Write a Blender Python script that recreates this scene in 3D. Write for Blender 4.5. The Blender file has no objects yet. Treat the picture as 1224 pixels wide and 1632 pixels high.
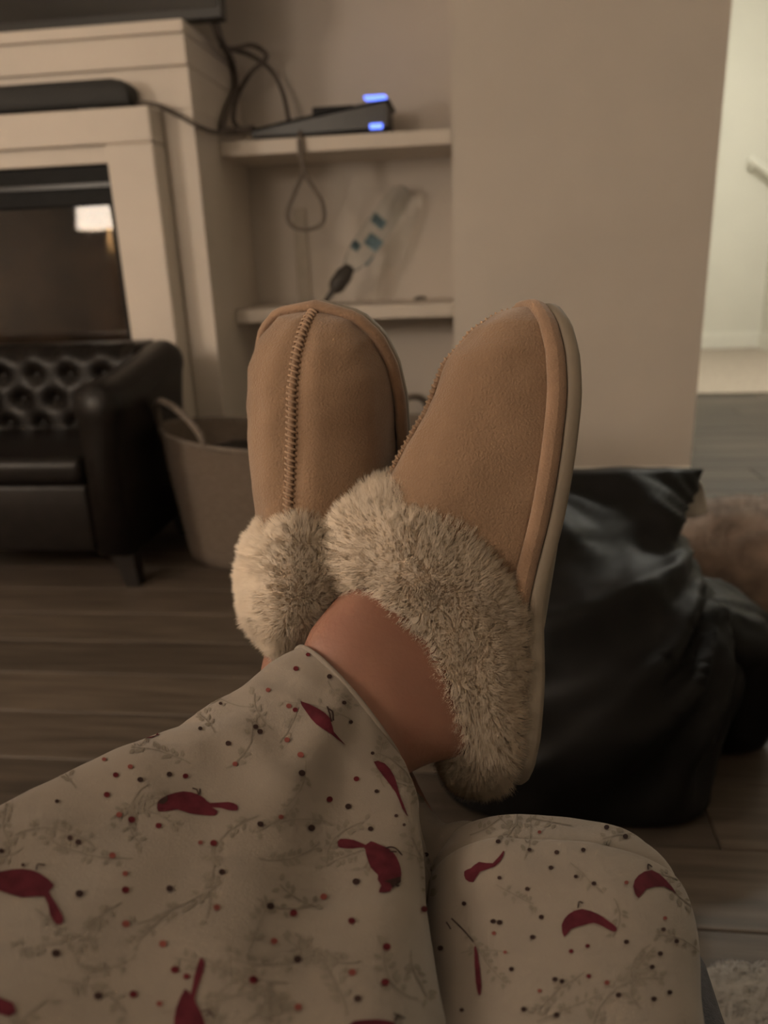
import bpy, bmesh, math, random
import numpy as np
from mathutils import Vector, Matrix, noise
from mathutils.bvhtree import BVHTree
from mathutils.kdtree import KDTree
from mathutils.geometry import tessellate_polygon

random.seed(7)
rng = np.random.default_rng(11)
scene = bpy.context.scene
COL = scene.collection

# ------------------------------------------------------------------ camera
F = 1230.0                                   # focal length in photo pixels
PSI, PIT, RHO = (math.radians(a) for a in (7.0, 18.4, 2.3))
CAM = np.array([0.0, 0.0, 0.75])
_f = np.array([-math.sin(PSI)*math.cos(PIT), math.cos(PSI)*math.cos(PIT), -math.sin(PIT)])
_r0 = np.array([math.cos(PSI), math.sin(PSI), 0.0])
_u0 = np.cross(_r0, _f)
_r = math.cos(RHO)*_r0 - math.sin(RHO)*_u0
_u = math.sin(RHO)*_r0 + math.cos(RHO)*_u0
_b = -_f
cd = bpy.data.cameras.new('camera')
cam = bpy.data.objects.new('camera', cd)
COL.objects.link(cam)
cam.matrix_world = Matrix(((_r[0], _u[0], _b[0], CAM[0]), (_r[1], _u[1], _b[1], CAM[1]),
                           (_r[2], _u[2], _b[2], CAM[2]), (0, 0, 0, 1)))
cd.sensor_fit = 'VERTICAL'
cd.sensor_height = 36.0
cd.sensor_width = 27.0
cd.lens = 36.0*F/1632.0
cd.clip_start = 0.01
cd.dof.use_dof = True
cd.dof.focus_distance = 0.425
cd.dof.aperture_fstop = 7.0
scene.camera = cam

# ------------------------------------------------------------------ world, exposure
w = bpy.data.worlds.new('world')
scene.world = w
w.use_nodes = True
w.node_tree.nodes['Background'].inputs[0].default_value = (0.9, 0.8, 0.7, 1)
w.node_tree.nodes['Background'].inputs[1].default_value = 0.0
scene.view_settings.view_transform = 'Standard'
scene.view_settings.look = 'None'
scene.view_settings.gamma = 1.0
scene.view_settings.use_curve_mapping = False
scene.view_settings.exposure = 0.0
SIDE_LAMP = (-2.02, 0.10, 1.10)            # low lamp, mirrored in the fireplace glass
MAIN_LAMP = (-1.35, -0.95, 1.55)           # tall lamp behind the seat
SIDE_STRENGTH = 36.0
MAIN_STRENGTH = 20.0
HALL_STRENGTH = 125.0


def ray(x, y):
    return _f + _r*((x-612)/F) - _u*((y-816)/F)


def at(x, y, ax, v):
    d = ray(x, y)
    return CAM + d*((v-CAM[ax])/d[ax])


def dep(x, y, d):
    return CAM + ray(x, y)*d


# ------------------------------------------------------------------ materials
MATS = {}


def mat(name, col, rough=0.6, metal=0.0, var=0.0, vscale=30.0, bump=0.0, bscale=200.0, spec=0.5,
        sheen=0.0, trans=0.0, emit=None, estr=0.0, sss=0.0, stretch=None, col2=None, objrand=0.0, coat=0.0,
        alpha=1.0, detail=4.0):
    m = bpy.data.materials.new(name)
    m.use_nodes = True
    nt = m.node_tree
    bs = nt.nodes['Principled BSDF']
    I = bs.inputs
    I['Base Color'].default_value = (*col, 1)
    I['Roughness'].default_value = rough
    I['Metallic'].default_value = metal
    I['Specular IOR Level'].default_value = spec
    I['Sheen Weight'].default_value = sheen
    I['Sheen Roughness'].default_value = 0.5
    I['Transmission Weight'].default_value = trans
    I['Coat Weight'].default_value = coat
    I['Alpha'].default_value = alpha
    if sss:
        I['Subsurface Weight'].default_value = sss
        I['Subsurface Radius'].default_value = (1.0, 0.35, 0.2)
        I['Subsurface Scale'].default_value = 0.006
    if emit:
        I['Emission Color'].default_value = (*emit, 1)
        I['Emission Strength'].default_value = estr
    tc = nt.nodes.new('ShaderNodeTexCoord')
    vec = tc.outputs['Object']
    if stretch:
        mp = nt.nodes.new('ShaderNodeMapping')
        mp.inputs['Scale'].default_value = stretch
        nt.links.new(vec, mp.inputs['Vector'])
        vec = mp.outputs['Vector']
    if objrand:
        oi = nt.nodes.new('ShaderNodeObjectInfo')
        ad = nt.nodes.new('ShaderNodeVectorMath')
        ad.operation = 'MULTIPLY_ADD'
        ad.inputs[1].default_value = (37.0, 37.0, 37.0)
        cmb = nt.nodes.new('ShaderNodeCombineXYZ')
        for k in range(3):
            nt.links.new(oi.outputs['Random'], cmb.inputs[k])
        nt.links.new(cmb.outputs[0], ad.inputs[0])
        nt.links.new(vec, ad.inputs[2])
        vec = ad.outputs[0]
    if var or col2:
        nz = nt.nodes.new('ShaderNodeTexNoise')
        nz.inputs['Scale'].default_value = vscale
        nz.inputs['Detail'].default_value = detail
        nt.links.new(vec, nz.inputs['Vector'])
        rp = nt.nodes.new('ShaderNodeValToRGB')
        c2 = col2 if col2 else tuple(c*(1-var) for c in col)
        c1 = col if col2 else tuple(min(1, c*(1+var)) for c in col)
        rp.color_ramp.elements[0].color = (*c2, 1)
        rp.color_ramp.elements[0].position = 0.35
        rp.color_ramp.elements[1].color = (*c1, 1)
        rp.color_ramp.elements[1].position = 0.65
        nt.links.new(nz.outputs['Fac'], rp.inputs['Fac'])
        out = rp.outputs['Color']
        if objrand:
            mr = nt.nodes.new('ShaderNodeMapRange')
            mr.inputs['To Min'].default_value = 1-objrand
            mr.inputs['To Max'].default_value = 1+objrand
            nt.links.new(oi.outputs['Random'], mr.inputs['Value'])
            hs = nt.nodes.new('ShaderNodeHueSaturation')
            nt.links.new(mr.outputs[0], hs.inputs['Value'])
            nt.links.new(out, hs.inputs['Color'])
            out = hs.outputs['Color']
        nt.links.new(out, I['Base Color'])
    if bump:
        n2 = nt.nodes.new('ShaderNodeTexNoise')
        n2.inputs['Scale'].default_value = bscale
        n2.inputs['Detail'].default_value = 3
        nt.links.new(vec, n2.inputs['Vector'])
        bp = nt.nodes.new('ShaderNodeBump')
        bp.inputs['Strength'].default_value = bump
        bp.inputs['Distance'].default_value = 0.002
        nt.links.new(n2.outputs['Fac'], bp.inputs['Height'])
        nt.links.new(bp.outputs['Normal'], I['Normal'])
    MATS[name] = m
    return m


mat('wall_paint', (0.60, 0.545, 0.485), 0.9, var=0.03, vscale=3, bump=0.15, bscale=120)
mat('hall_paint', (0.74, 0.72, 0.65), 0.9, var=0.02, vscale=3, bump=0.1, bscale=120)
mat('ceiling_paint', (0.78, 0.75, 0.70), 0.95, var=0.02, bump=0.2, bscale=60)
mat('white_paint', (0.635, 0.57, 0.50), 0.55, var=0.03, vscale=6, bump=0.05, bscale=60)
mat('plank_wood', (0.088, 0.068, 0.052), 0.5, col2=(0.05, 0.039, 0.03), vscale=5, stretch=(1.0, 12, 1), objrand=0.28,
    bump=0.15, bscale=30, spec=0.35)
mat('underfloor', (0.02, 0.016, 0.012), 0.9, var=0.1)
mat('pale_hall_floor', (0.40, 0.34, 0.28), 0.95, var=0.15, vscale=80, bump=0.6, bscale=300)
mat('tv_plastic', (0.012, 0.012, 0.012), 0.35, var=0.1, bump=0.02)
mat('screen_glass', (0.006, 0.006, 0.007), 0.12, var=0.1)
mat('soundbar_cloth', (0.028, 0.028, 0.028), 0.7, var=0.2, vscale=400, bump=0.3, bscale=900)
mat('cable', (0.10, 0.08, 0.066), 0.55, var=0.1)
mat('white_cable', (0.45, 0.40, 0.33), 0.6, var=0.05)
mat('console_black', (0.009, 0.009, 0.010), 0.5, spec=0.2, var=0.1)
mat('blue_light', (0.1, 0.2, 0.9), 0.4, emit=(0.13, 0.22, 1.0), estr=2.6, var=0.02)
mat('fire_metal', (0.008, 0.008, 0.008), 0.55, spec=0.15, var=0.2)
mat('fire_back', (0.045, 0.028, 0.018), 0.7, var=0.5, vscale=6)
mat('log_bark', (0.06, 0.035, 0.022), 0.9, var=0.5, vscale=25, bump=0.8, bscale=60)
mat('pane_glass', (0.75, 0.7, 0.66), 0.03, trans=1.0, var=0.01).node_tree.nodes['Principled BSDF'].inputs['IOR'].default_value = 1.32
mat('dark_leather', (0.008, 0.006, 0.005), 0.38, spec=0.24, var=0.25, vscale=40, bump=0.35, bscale=160)
mat('dark_wood', (0.012, 0.009, 0.007), 0.45, var=0.3, stretch=(4, 4, 1))
mat('basket_weave', (0.155, 0.118, 0.09), 0.92, col2=(0.115, 0.088, 0.067), vscale=60, stretch=(1, 1, 5), bump=0.8, bscale=250)
mat('basket_rope', (0.15, 0.122, 0.10), 0.9, var=0.2, vscale=90, bump=0.5)
mat('bag_plastic', (0.006, 0.0056, 0.0053), 0.48, var=0.2, vscale=14, bump=0.2, bscale=28, spec=0.14)
mat('paper', (0.50, 0.46, 0.40), 0.8, var=0.03)
mat('brown_plush', (0.21, 0.15, 0.115), 0.95, var=0.25, vscale=18, sheen=0.3, bump=0.8, bscale=90)
mat('pale_plush', (0.24, 0.22, 0.195), 0.95, var=0.03, vscale=40, sheen=0.3, bump=0.15, bscale=120)
mat('suede', (0.278, 0.177, 0.11), 0.95, col2=(0.222, 0.139, 0.086), vscale=16, sheen=0.35, bump=0.5, bscale=700, spec=0.15)
mat('suede_trim', (0.275, 0.174, 0.112), 0.9, var=0.08, vscale=40, sheen=0.3, bump=0.4, bscale=700, spec=0.15)
mat('stitch', (0.34, 0.225, 0.145), 0.85, var=0.1)
mat('sole_rubber', (0.225, 0.185, 0.14), 0.7, var=0.06, vscale=20, bump=0.1, bscale=300)
mat('fur', (0.92, 0.78, 0.645), 0.85, col2=(0.88, 0.73, 0.595), vscale=60, spec=0.2, sheen=0.1)
def fur_translucent(m):
    nt = m.node_tree
    bs = nt.nodes['Principled BSDF']
    out = nt.nodes['Material Output']
    tr = nt.nodes.new('ShaderNodeBsdfTranslucent')
    mx = nt.nodes.new('ShaderNodeMixShader')
    mx.inputs[0].default_value = 0.25
    src = bs.inputs['Base Color'].links[0].from_socket
    nt.links.new(src, tr.inputs['Color'])
    nt.links.new(bs.outputs[0], mx.inputs[1])
    nt.links.new(tr.outputs[0], mx.inputs[2])
    nt.links.new(mx.outputs[0], out.inputs['Surface'])
fur_translucent(mat('fur_strand', (0.98, 0.84, 0.68), 0.9, col2=(0.96, 0.805, 0.635), vscale=60, spec=0.03))
mat('skin', (0.30, 0.155, 0.108), 0.5, col2=(0.26, 0.125, 0.088), vscale=22, sss=0.2, bump=0.12, bscale=350, spec=0.35)
mat('cotton', (0.238, 0.202, 0.168), 0.95, var=0.04, vscale=25, bump=0.12, bscale=1100, sheen=0.15, spec=0.1)
mat('print_red', (0.098, 0.017, 0.026), 0.9, col2=(0.066, 0.012, 0.018), vscale=160, spec=0.1)
mat('print_dark', (0.035, 0.02, 0.018), 0.9, var=0.2, spec=0.1)
mat('print_berry', (0.085, 0.012, 0.016), 0.9, var=0.2, vscale=150, spec=0.1)
mat('print_berry_light', (0.17, 0.05, 0.042), 0.9, var=0.2, vscale=150, spec=0.1)
mat('print_twig', (0.215, 0.184, 0.15), 0.95, col2=(0.185, 0.158, 0.128), vscale=60, spec=0.1)
mat('grey_upholstery', (0.060, 0.060, 0.068), 0.95, var=0.15, vscale=200, bump=0.5, bscale=800)
mat('lamp_shade', (0.8, 0.7, 0.55), 0.9, emit=(1.0, 0.84, 0.68), estr=SIDE_STRENGTH, var=0.02)
mat('tall_lamp_shade', (0.8, 0.7, 0.55), 0.9, emit=(1.0, 0.84, 0.68), estr=MAIN_STRENGTH, var=0.02)
mat('hall_globe', (0.9, 0.9, 0.85), 0.6, emit=(1.0, 0.97, 0.86), estr=HALL_STRENGTH, var=0.02)
mat('brass', (0.35, 0.26, 0.14), 0.35, metal=1.0, var=0.05)
mat('clear_plastic', (0.90, 0.93, 0.93), 0.08, trans=1.0, var=0.02).node_tree.nodes['Principled BSDF'].inputs['IOR'].default_value = 1.12
mat('blue_print', (0.20, 0.29, 0.34), 0.7, var=0.2, vscale=60)
mat('dark_cap', (0.05, 0.043, 0.038), 0.5, var=0.1)


# ------------------------------------------------------------------ mesh helpers
def tag(o, label, cat, group=None):
    o['label'] = label
    o['category'] = cat
    if group:
        o['group'] = group
    return o


def empty(name, loc, label=None, cat=None, group=None):
    o = bpy.data.objects.new(name, None)
    o.empty_display_size = 0.05
    COL.objects.link(o)
    o.location = loc
    if label:
        tag(o, label, cat, group)
    return o


def root_of(p):
    off = Vector((0, 0, 0))
    while p is not None:
        off += p.location
        p = p.parent
    return off


def mesh_obj(name, verts, faces, m, parent=None, smooth=True, local=False):
    """verts in world coordinates unless local; parents here are never rotated while building"""
    V = np.asarray(verts, dtype=float)
    me = bpy.data.meshes.new(name)
    if parent is not None and not local:
        V = V - np.array(root_of(parent))
    me.from_pydata([tuple(v) for v in V], [], [tuple(f) for f in faces])
    me.validate()
    if smooth:
        me.polygons.foreach_set('use_smooth', [True]*len(me.polygons))
    me.materials.append(MATS[m])
    o = bpy.data.objects.new(name, me)
    COL.objects.link(o)
    o.parent = parent
    return o


def structure(o):
    o['kind'] = 'structure'
    return o


def box_data(lo, hi, bevel=0.0, seg=2):
    bm = bmesh.new()
    bmesh.ops.create_cube(bm, size=1)
    lo = np.array(lo, float)
    hi = np.array(hi, float)
    for v in bm.verts:
        v.co = Vector((lo+hi)/2 + np.array(v.co)*(hi-lo))
    if bevel:
        bmesh.ops.bevel(bm, geom=list(bm.edges), offset=bevel, segments=seg, profile=0.5, affect='EDGES')
    bm.verts.index_update()
    V = [tuple(v.co) for v in bm.verts]
    Fc = [[v.index for v in f.verts] for f in bm.faces]
    bm.free()
    return V, Fc


def join(*parts):
    V, Fc = [], []
    for v, f in parts:
        o = len(V)
        V += [tuple(q) for q in v]
        Fc += [[i+o for i in q] for q in f]
    return V, Fc


def box(name, lo, hi, m, parent=None, bevel=0.0, smooth=False, seg=2):
    V, Fc = box_data(lo, hi, bevel, seg)
    return mesh_obj(name, V, Fc, m, parent, smooth)


def loft(rings, close_u=True, cap0=False, cap1=False):
    R = np.asarray(rings, float)
    n, k, _ = R.shape
    V = R.reshape(-1, 3).tolist()
    Fc = []
    for i in range(n-1):
        for j in range(k if close_u else k-1):
            a, b = i*k+j, i*k+(j+1) % k
            Fc.append([a, b, b+k, a+k])
    if cap0:
        Fc.append(list(range(k))[::-1])
    if cap1:
        Fc.append([(n-1)*k+j for j in range(k)])
    return V, Fc


def spline(P, n):
    """Catmull-Rom resample of control rows to n rows"""
    P = np.asarray(P, float)
    m = len(P)
    t = np.linspace(0, m-1, n)
    i = np.clip(t.astype(int), 0, m-2)
    u = (t-i).reshape((-1,)+(1,)*(P.ndim-1))
    p1, p2 = P[i], P[i+1]
    p0 = np.where((i > 0).reshape(u.shape), P[np.maximum(i-1, 0)], 2*p1-p2)
    p3 = np.where((i < m-2).reshape(u.shape), P[np.minimum(i+2, m-1)], 2*p2-p1)
    return 0.5*((2*p1)+(-p0+p2)*u+(2*p0-5*p1+4*p2-p3)*u**2+(-p0+3*p1-3*p2+p3)*u**3)


def tube(path, rad, k=8, cap=True, closed=False):
    P = np.asarray(path, float)
    n = len(P)
    rad = np.broadcast_to(np.asarray(rad, float), (n,))
    T = np.gradient(P, axis=0)
    if closed:
        T = np.roll(P, -1, 0)-np.roll(P, 1, 0)
    T /= np.linalg.norm(T, axis=1)[:, None]+1e-12
    nrm = np.cross(T[0], [0.31, 0.17, 0.93])
    if np.linalg.norm(nrm) < 0.1:
        nrm = np.cross(T[0], [1, 0, 0])
    rings = []
    for i in range(n):
        nrm = nrm - T[i]*(nrm @ T[i])
        nrm /= np.linalg.norm(nrm)
        b = np.cross(T[i], nrm)
        a = np.arange(k)*2*math.pi/k
        rings.append(P[i]+rad[i]*(np.cos(a)[:, None]*nrm+np.sin(a)[:, None]*b))
    if closed:
        rings.append(rings[0])
    return loft(rings, True, cap and not closed, cap and not closed)


def lathe(prof, cx, cy, k=32, cap0=True, cap1=True):
    rings = []
    a = np.arange(k)*2*math.pi/k
    for r_, z in prof:
        rings.append(np.stack([cx+r_*np.cos(a), cy+r_*np.sin(a), np.full(k, z)], 1))
    return loft(rings, True, cap0, cap1)


def sphere(c, rad, k=10, scl=(1, 1, 1)):
    prof = []
    V, Fc = [], []
    rings = []
    a = np.arange(k)*2*math.pi/k
    for i in range(1, k//2+2):
        t = math.pi*i/(k//2+2)
        rings.append(np.stack([c[0]+scl[0]*rad*math.sin(t)*np.cos(a), c[1]+scl[1]*rad*math.sin(t)*np.sin(a),
                               np.full(k, c[2]+scl[2]*rad*math.cos(t))], 1))
    return loft(rings, True, True, True)


def nz(p, s, seed=0.0):
    return noise.noise(Vector((p[0]*s+seed, p[1]*s-seed*0.7, p[2]*s+seed*1.3)))


def vnormals(V, Fc):
    V = np.asarray(V, float)
    N = np.zeros_like(V)
    for f in Fc:
        a, b, c = V[f[0]], V[f[1]], V[f[-1]]
        n = np.cross(b-a, c-a)
        for i in f:
            N[i] += n
    return N/(np.linalg.norm(N, axis=1)[:, None]+1e-12)


# ================================================================== SETTING
YS, YB, YM, YF = 2.50, 2.80, 2.29, 2.20      # column/shelf front, niche back, mantel front, surround front
XM = -0.765                                  # mantel right side / niche left side
XC = -0.062                                  # niche right side
XR = 0.694                                   # free edge of the column wall
HX, HY = 2.07, 6.0                           # hall corner
ZC = 2.5
XL, YN = -3.0, -1.7

fl = structure(box('floor', (XL, YN, -0.06), (HX, HY, -0.012), 'underfloor'))
pm = None
row = 0
y = -0.2
PW, PL = 0.132, 1.22
while y < 4.08:
    x = XL + (-0.9 if row % 2 else 0) + (row*0.37 % 0.9) - 0.6
    while x < HX:
        if x+PL > -2.6:
            x0, x1 = max(x, XL), min(x+PL, HX)
            full = x0 == x and x1 == x+PL
            if full and pm is not None:
                o = bpy.data.objects.new('plank', pm)
                COL.objects.link(o)
                o.parent = fl
            else:
                V, Fc = box_data((-(x1-x0)/2+0.001, -PW/2+0.001, -0.012), ((x1-x0)/2-0.001, PW/2-0.001, 0.0), 0.0012, 1)
                o = mesh_obj('plank', V, Fc, 'plank_wood', fl, False, local=True)
                if full:
                    pm = o.data
            o.location = ((x0+x1)/2, y+PW/2, 0)
        x += PL
    y += PW
    row += 1
structure(box('floor_hall', (XR-0.2, y, -0.012), (HX, HY, 0.006), 'pale_hall_floor'))  # beige hall floor, paler than the planks it meets
structure(box('ceiling', (XL, YN, ZC), (HX, HY, ZC+0.1), 'ceiling_paint'))
structure(box('wall_back', (XL, YB, 0), (XC, YB+0.1, ZC), 'wall_paint'))
structure(box('wall_column', (XC, YS, 0), (XR, YB+0.1, ZC), 'wall_paint'))
structure(box('wall_hall_left', (XR-0.1, YB+0.1, 0), (XR, HY, ZC), 'hall_paint'))
structure(box('wall_hall_far', (XR-0.1, HY, 0), (HX, HY+0.1, ZC), 'hall_paint'))
structure(box('wall_right', (HX, YN, 0), (HX+0.1, HY+0.1, ZC), 'hall_paint'))
structure(box('wall_left', (XL-0.1, YN, 0), (XL, YB+0.1, ZC), 'wall_paint'))
structure(box('wall_near', (XL, YN-0.1, 0), (HX, YN, ZC), 'wall_paint'))


def baseboard(name, lo, hi, axis):
    lo2, hi2 = list(lo), list(hi)
    lo2[2] = hi[2]
    hi2[2] = hi[2]+0.022
    if axis == 'y-':
        lo2[1] += 0.007
    if axis == 'x-':
        lo2[0] += 0.007
    return structure(mesh_obj(name, *join(box_data(lo, hi, 0.002, 1), box_data(lo2, hi2, 0.003, 1)), 'white_trim', None, False))


mat('white_trim', (0.82, 0.80, 0.73), 0.5, var=0.02)
baseboard('baseboard_hall_far', (XR, HY-0.016, 0.006), (HX, HY, 0.10), 'y-')
baseboard('baseboard_right', (HX-0.016, YN, 0.0), (HX, HY-0.017, 0.10), 'x-')
baseboard('baseboard_column', (XC, YS-0.014, 0.0), (XR, YS, 0.045), 'y-')

# stair handrail on the hall wall
hr0 = at(1195, 252, 1, HY-0.07)
hdir = np.array([1.0, 0.0, -0.72])*(HX-0.03-hr0[0])
hr = empty('handrail', (hr0[0], hr0[1], 0), 'white handrail sloping down the bright hall wall', 'handrail')
mesh_obj('rail', *tube([hr0+hdir*t for t in np.linspace(0, 1, 10)], 0.022, 12), 'white_trim', hr)
for t in (0.15, 0.85):
    p = hr0+hdir*t
    mesh_obj('bracket', *tube([p+np.array([0, 0, -0.015]), p+np.array([0, 0.03, -0.045]), p+np.array([0, 0.069, -0.05])], 0.010, 8), 'white_trim', hr)

# hall ceiling light
hl = empty('ceiling_light', (1.45, 4.1, ZC), 'round white ceiling light in the bright hall', 'ceiling light')
mesh_obj('rim', *lathe([(0.17, ZC), (0.175, ZC-0.02), (0.16, ZC-0.03)], 1.45, 4.1), 'white_trim', hl)
mesh_obj('globe', *lathe([(0.155, ZC-0.03), (0.15, ZC-0.06), (0.11, ZC-0.09), (0.05, ZC-0.105)], 1.45, 4.1), 'hall_globe', hl)

# the lamps of the room, both outside the frame
def floor_lamp(pos, rad, hgt, shade, label):
    lx, ly, lz = pos
    lp = empty('floor_lamp', (lx, ly, 0), label, 'lamp', 'floor lamps')
    mesh_obj('base', *lathe([(0.13, 0), (0.13, 0.012), (0.05, 0.025), (0.012, 0.04)], lx, ly), 'brass', lp)
    mesh_obj('pole', *tube([(lx, ly, 0.03), (lx, ly, lz+hgt*0.3)], 0.010, 12), 'brass', lp)
    mesh_obj('lamp_shade', *lathe([(rad, lz-hgt/2), (rad*0.78, lz+hgt/2)], lx, ly, 40, False, False), shade, lp)
floor_lamp(SIDE_LAMP, 0.165, 0.30, 'lamp_shade', 'short brass floor lamp mirrored in the fireplace glass')
floor_lamp(MAIN_LAMP, 0.22, 0.34, 'tall_lamp_shade', 'tall brass floor lamp behind the recliner lighting the room')

# ================================================================== NICHE SHELVES
z1, z2 = 1.052, 0.558
def shelf(zb, th, label):
    s = box('wall_shelf', (XM+0.001, YS+0.002, zb), (XC-0.001, YB-0.001, zb+th), 'white_paint', None, 0.003)
    tag(s, label, 'shelf', 'niche shelves')
    return s
shelf(z1, 0.042, 'upper white niche shelf carrying the console with blue lights')
shelf(z2, 0.042, 'lower white niche shelf under the leaning clear bottle')
ZT1, ZT2 = z1+0.042, z2+0.042

# ================================================================== MANTEL UNIT
MZ = 1.362
MXL = -2.35
mn = empty('fireplace_mantel', ((MXL+XM)/2, YM+0.2, 0), 'white painted fireplace mantel unit below the television', 'mantel')
box('top_slab', (MXL-0.012, YM-0.022, MZ-0.030), (XM+0.004, YB-0.002, MZ), 'white_paint', mn, 0.004)
box('fascia', (MXL-0.006, YM-0.012, MZ-0.105), (XM+0.001, YB-0.002, MZ-0.0305), 'white_paint', mn, 0.003)
box('frieze', (MXL, YM, 1.152), (XM-0.001, YB-0.002, MZ-0.1055), 'white_paint', mn, 0.002)
for (a, b) in ((MXL, -2.262), (-0.853, XM-0.001)):
    box('stile', (a, YM, 0.0), (b, YB-0.002, 1.1515), 'white_paint', mn, 0.002)
OX0, OX1, OZ0, OZ1 = -2.09, -1.012, 0.16, 1.018      # fire opening
SX0, SX1, SZ = -2.26, -0.856, 1.151
sr = mesh_obj('surround_header', *box_data((SX0, YF, OZ1+0.045), (SX1, YB-0.2, SZ), 0.006), 'white_paint', mn, False)
for a, b in ((SX0, OX0-0.02), (OX1+0.02, SX1)):
    box('surround_leg', (a, YF, 0.0), (b, YB-0.2, OZ1+0.0445), 'white_paint', mn, 0.006)
box('surround_lip', (OX0-0.0195, YF+0.018, OZ1), (OX1+0.0195, YB-0.21, OZ1+0.0445), 'white_paint', mn, 0.003)
box('surround_sill', (OX0-0.0195, YF+0.01, 0.0), (OX1+0.0195, YB-0.21, OZ0), 'white_paint', mn, 0.003)

# electric fireplace insert
fp = empty('fireplace_insert', ((OX0+OX1)/2, 2.3, OZ0), 'black electric fireplace insert with glossy glass set in the white mantel', 'fireplace')
FX0, FX1 = OX0-0.018, OX1+0.018
box('top_bar', (FX0, YF+0.030, OZ1-0.105), (FX1, YF+0.06, OZ1-0.001), 'fire_metal', fp, 0.004)
box('top_trim', (FX0, YF+0.024, OZ1-0.060), (FX1, YF+0.0299, OZ1-0.045), 'tv_plastic', fp, 0.002)
for a, b in ((FX0, FX0+0.03), (FX1-0.022, FX1)):
    box('side_bar', (a, YF+0.030, OZ0+0.06), (b, YF+0.06, OZ1-0.1055), 'fire_metal', fp, 0.003)
box('bottom_bar', (FX0, YF+0.030, OZ0+0.001), (FX1, YF+0.06, OZ0+0.0595), 'fire_metal', fp, 0.003)
box('back_panel', (FX0, YF+0.30, OZ0+0.001), (FX1, YF+0.31, OZ1-0.001), 'fire_back', fp)
box('hearth_bed', (FX0, YF+0.061, OZ0+0.001), (FX1, YF+0.2995, OZ0+0.12), 'fire_back', fp, 0.01)
for i, (xa, ya, xb, yb_, rr) in enumerate(((-1.9, 2.36, -1.25, 2.40, 0.045), (-1.75, 2.32, -1.15, 2.34, 0.038), (-1.6, 2.42, -1.1, 2.36, 0.04), (-1.45, 2.34, -1.62, 2.42, 0.03))):
    n = 14
    P = [(xa+(xb-xa)*t, ya+(yb_-ya)*t, OZ0+0.13+rr+0.05*(i > 1)+0.012*math.sin(7*t+i)) for t in np.linspace(0, 1, n)]
    V, Fc = tube(P, [rr*(0.85+0.2*nz((t*9, i, 0), 1.0)) for t in range(n)], 12)
    mesh_obj('log', V, Fc, 'log_bark', fp)
gl = box('glass_pane', (FX0+0.031, YF+0.040, OZ0+0.06), (FX1-0.0225, YF+0.045, OZ1-0.1055), 'pane_glass', fp)

# television
tv = empty('television', (-1.55, 2.42, MZ), 'black flat television standing on the white mantel', 'television')
TX1 = at(354, 20, 1, 2.36)[0]
box('bezel', (TX1-1.60, 2.36, MZ+0.018), (TX1, 2.405, MZ+0.92), 'tv_plastic', tv, 0.004)
box('screen', (TX1-1.585, 2.3575, MZ+0.045), (TX1-0.012, 2.3598, MZ+0.905), 'screen_glass', tv)
box('rear_housing', (TX1-1.3, 2.4055, MZ+0.10), (TX1-0.3, 2.44, MZ+0.5), 'tv_plastic', tv, 0.01)
for xx in (TX1-1.35, TX1-0.25):
    mesh_obj('foot', *join(box_data((xx-0.012, 2.30, MZ), (xx+0.012, 2.50, MZ+0.010), 0.003), box_data((xx-0.01, 2.372, MZ+0.0105), (xx+0.01, 2.396, MZ+0.03))), 'tv_plastic', tv, False)

# soundbar on the surround ledge
sbx = at(204, 145, 1, YF+0.012)[0]
sbr = empty('soundbar', (sbx-0.5, YF+0.05, SZ), 'dark grey soundbar lying on the mantel ledge', 'soundbar')
prof = [(0.0, 0.012), (0.004, 0.004), (0.010, 0.0), (0.074, 0.0), (0.078, 0.01), (0.078, 0.058), (0.070, 0.066), (0.016, 0.066), (0.004, 0.05)]
rings = []
for xx, s in ((sbx-1.0, .6), (sbx-0.995, .95), (sbx-0.97, 1), (sbx-0.045, 1), (sbx-0.015, 0.9), (sbx-0.002, 0.74), (sbx, 0.66)):
    rings.append([(xx, YF+0.002+0.039+(a-0.039)*(0.9+0.1*s), SZ+0.006+b*s) for a, b in prof])
mesh_obj('body', *loft(rings, True, True, True), 'soundbar_cloth', sbr)
for xx in (sbx-0.88, sbx-0.12):
    box('foot', (xx-0.03, YF+0.015, SZ), (xx+0.03, YF+0.065, SZ+0.0059), 'tv_plastic', sbr, 0.002)

# ================================================================== CABLES
def cable(name, pts, rad, label, m='cable', group=None):
    P = spline(np.array(pts), max(16, len(pts)*7))
    rad = rad*1.45
    o = mesh_obj(name, *tube(P, rad, 8), m)
    tag(o, label, 'cable', group)
    return o
cable('power_cable', [at(212, 163, 1, YF+0.05), at(250, 168, 1, YF+0.045), at(285, 184, 1, YM-0.02), at(318, 202, 1, YM-0.012), at(345, 211, 1, YM+0.10), at(385, 206, 1, YS+0.06), at(405, 203, 1, YS+0.07)],
      0.0045, 'thin dark cable running from the soundbar to the console')
XS = XM+0.014
cable('power_cable', [at(338, 28, 1, 2.44), at(350, 60, 0, XS+0.03), at(370, 100, 0, XS), at(375, 140, 0, XS), at(362, 175, 0, XS), at(354, 205, 0, XS), at(372, 209, 1, YS+0.03), at(400, 206, 1, YS+0.06)],
      0.0075, 'thick dark cable hanging from behind the television edge')
cable('power_cable', [at(343, 30, 1, 2.46), at(362, 76, 1, 2.56), at(402, 72, 1, 2.66), at(425, 90, 1, 2.68), at(398, 118, 1, 2.66), at(380, 150, 0, XS+0.01), at(372, 190, 0, XS+0.012), at(385, 207, 1, YS+0.09)],
      0.005, 'dark cable curling into a small loop beside the television')
cable('power_cable', [at(350, 74, 1, 2.62), at(395, 86, 1, 2.68), at(430, 110, 1, 2.70), at(450, 145, 1, 2.70), at(459, 185, 1, 2.68), at(462, 206, 1, 2.64)],
      0.0048, 'dark cable arching over the left end of the console')
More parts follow.
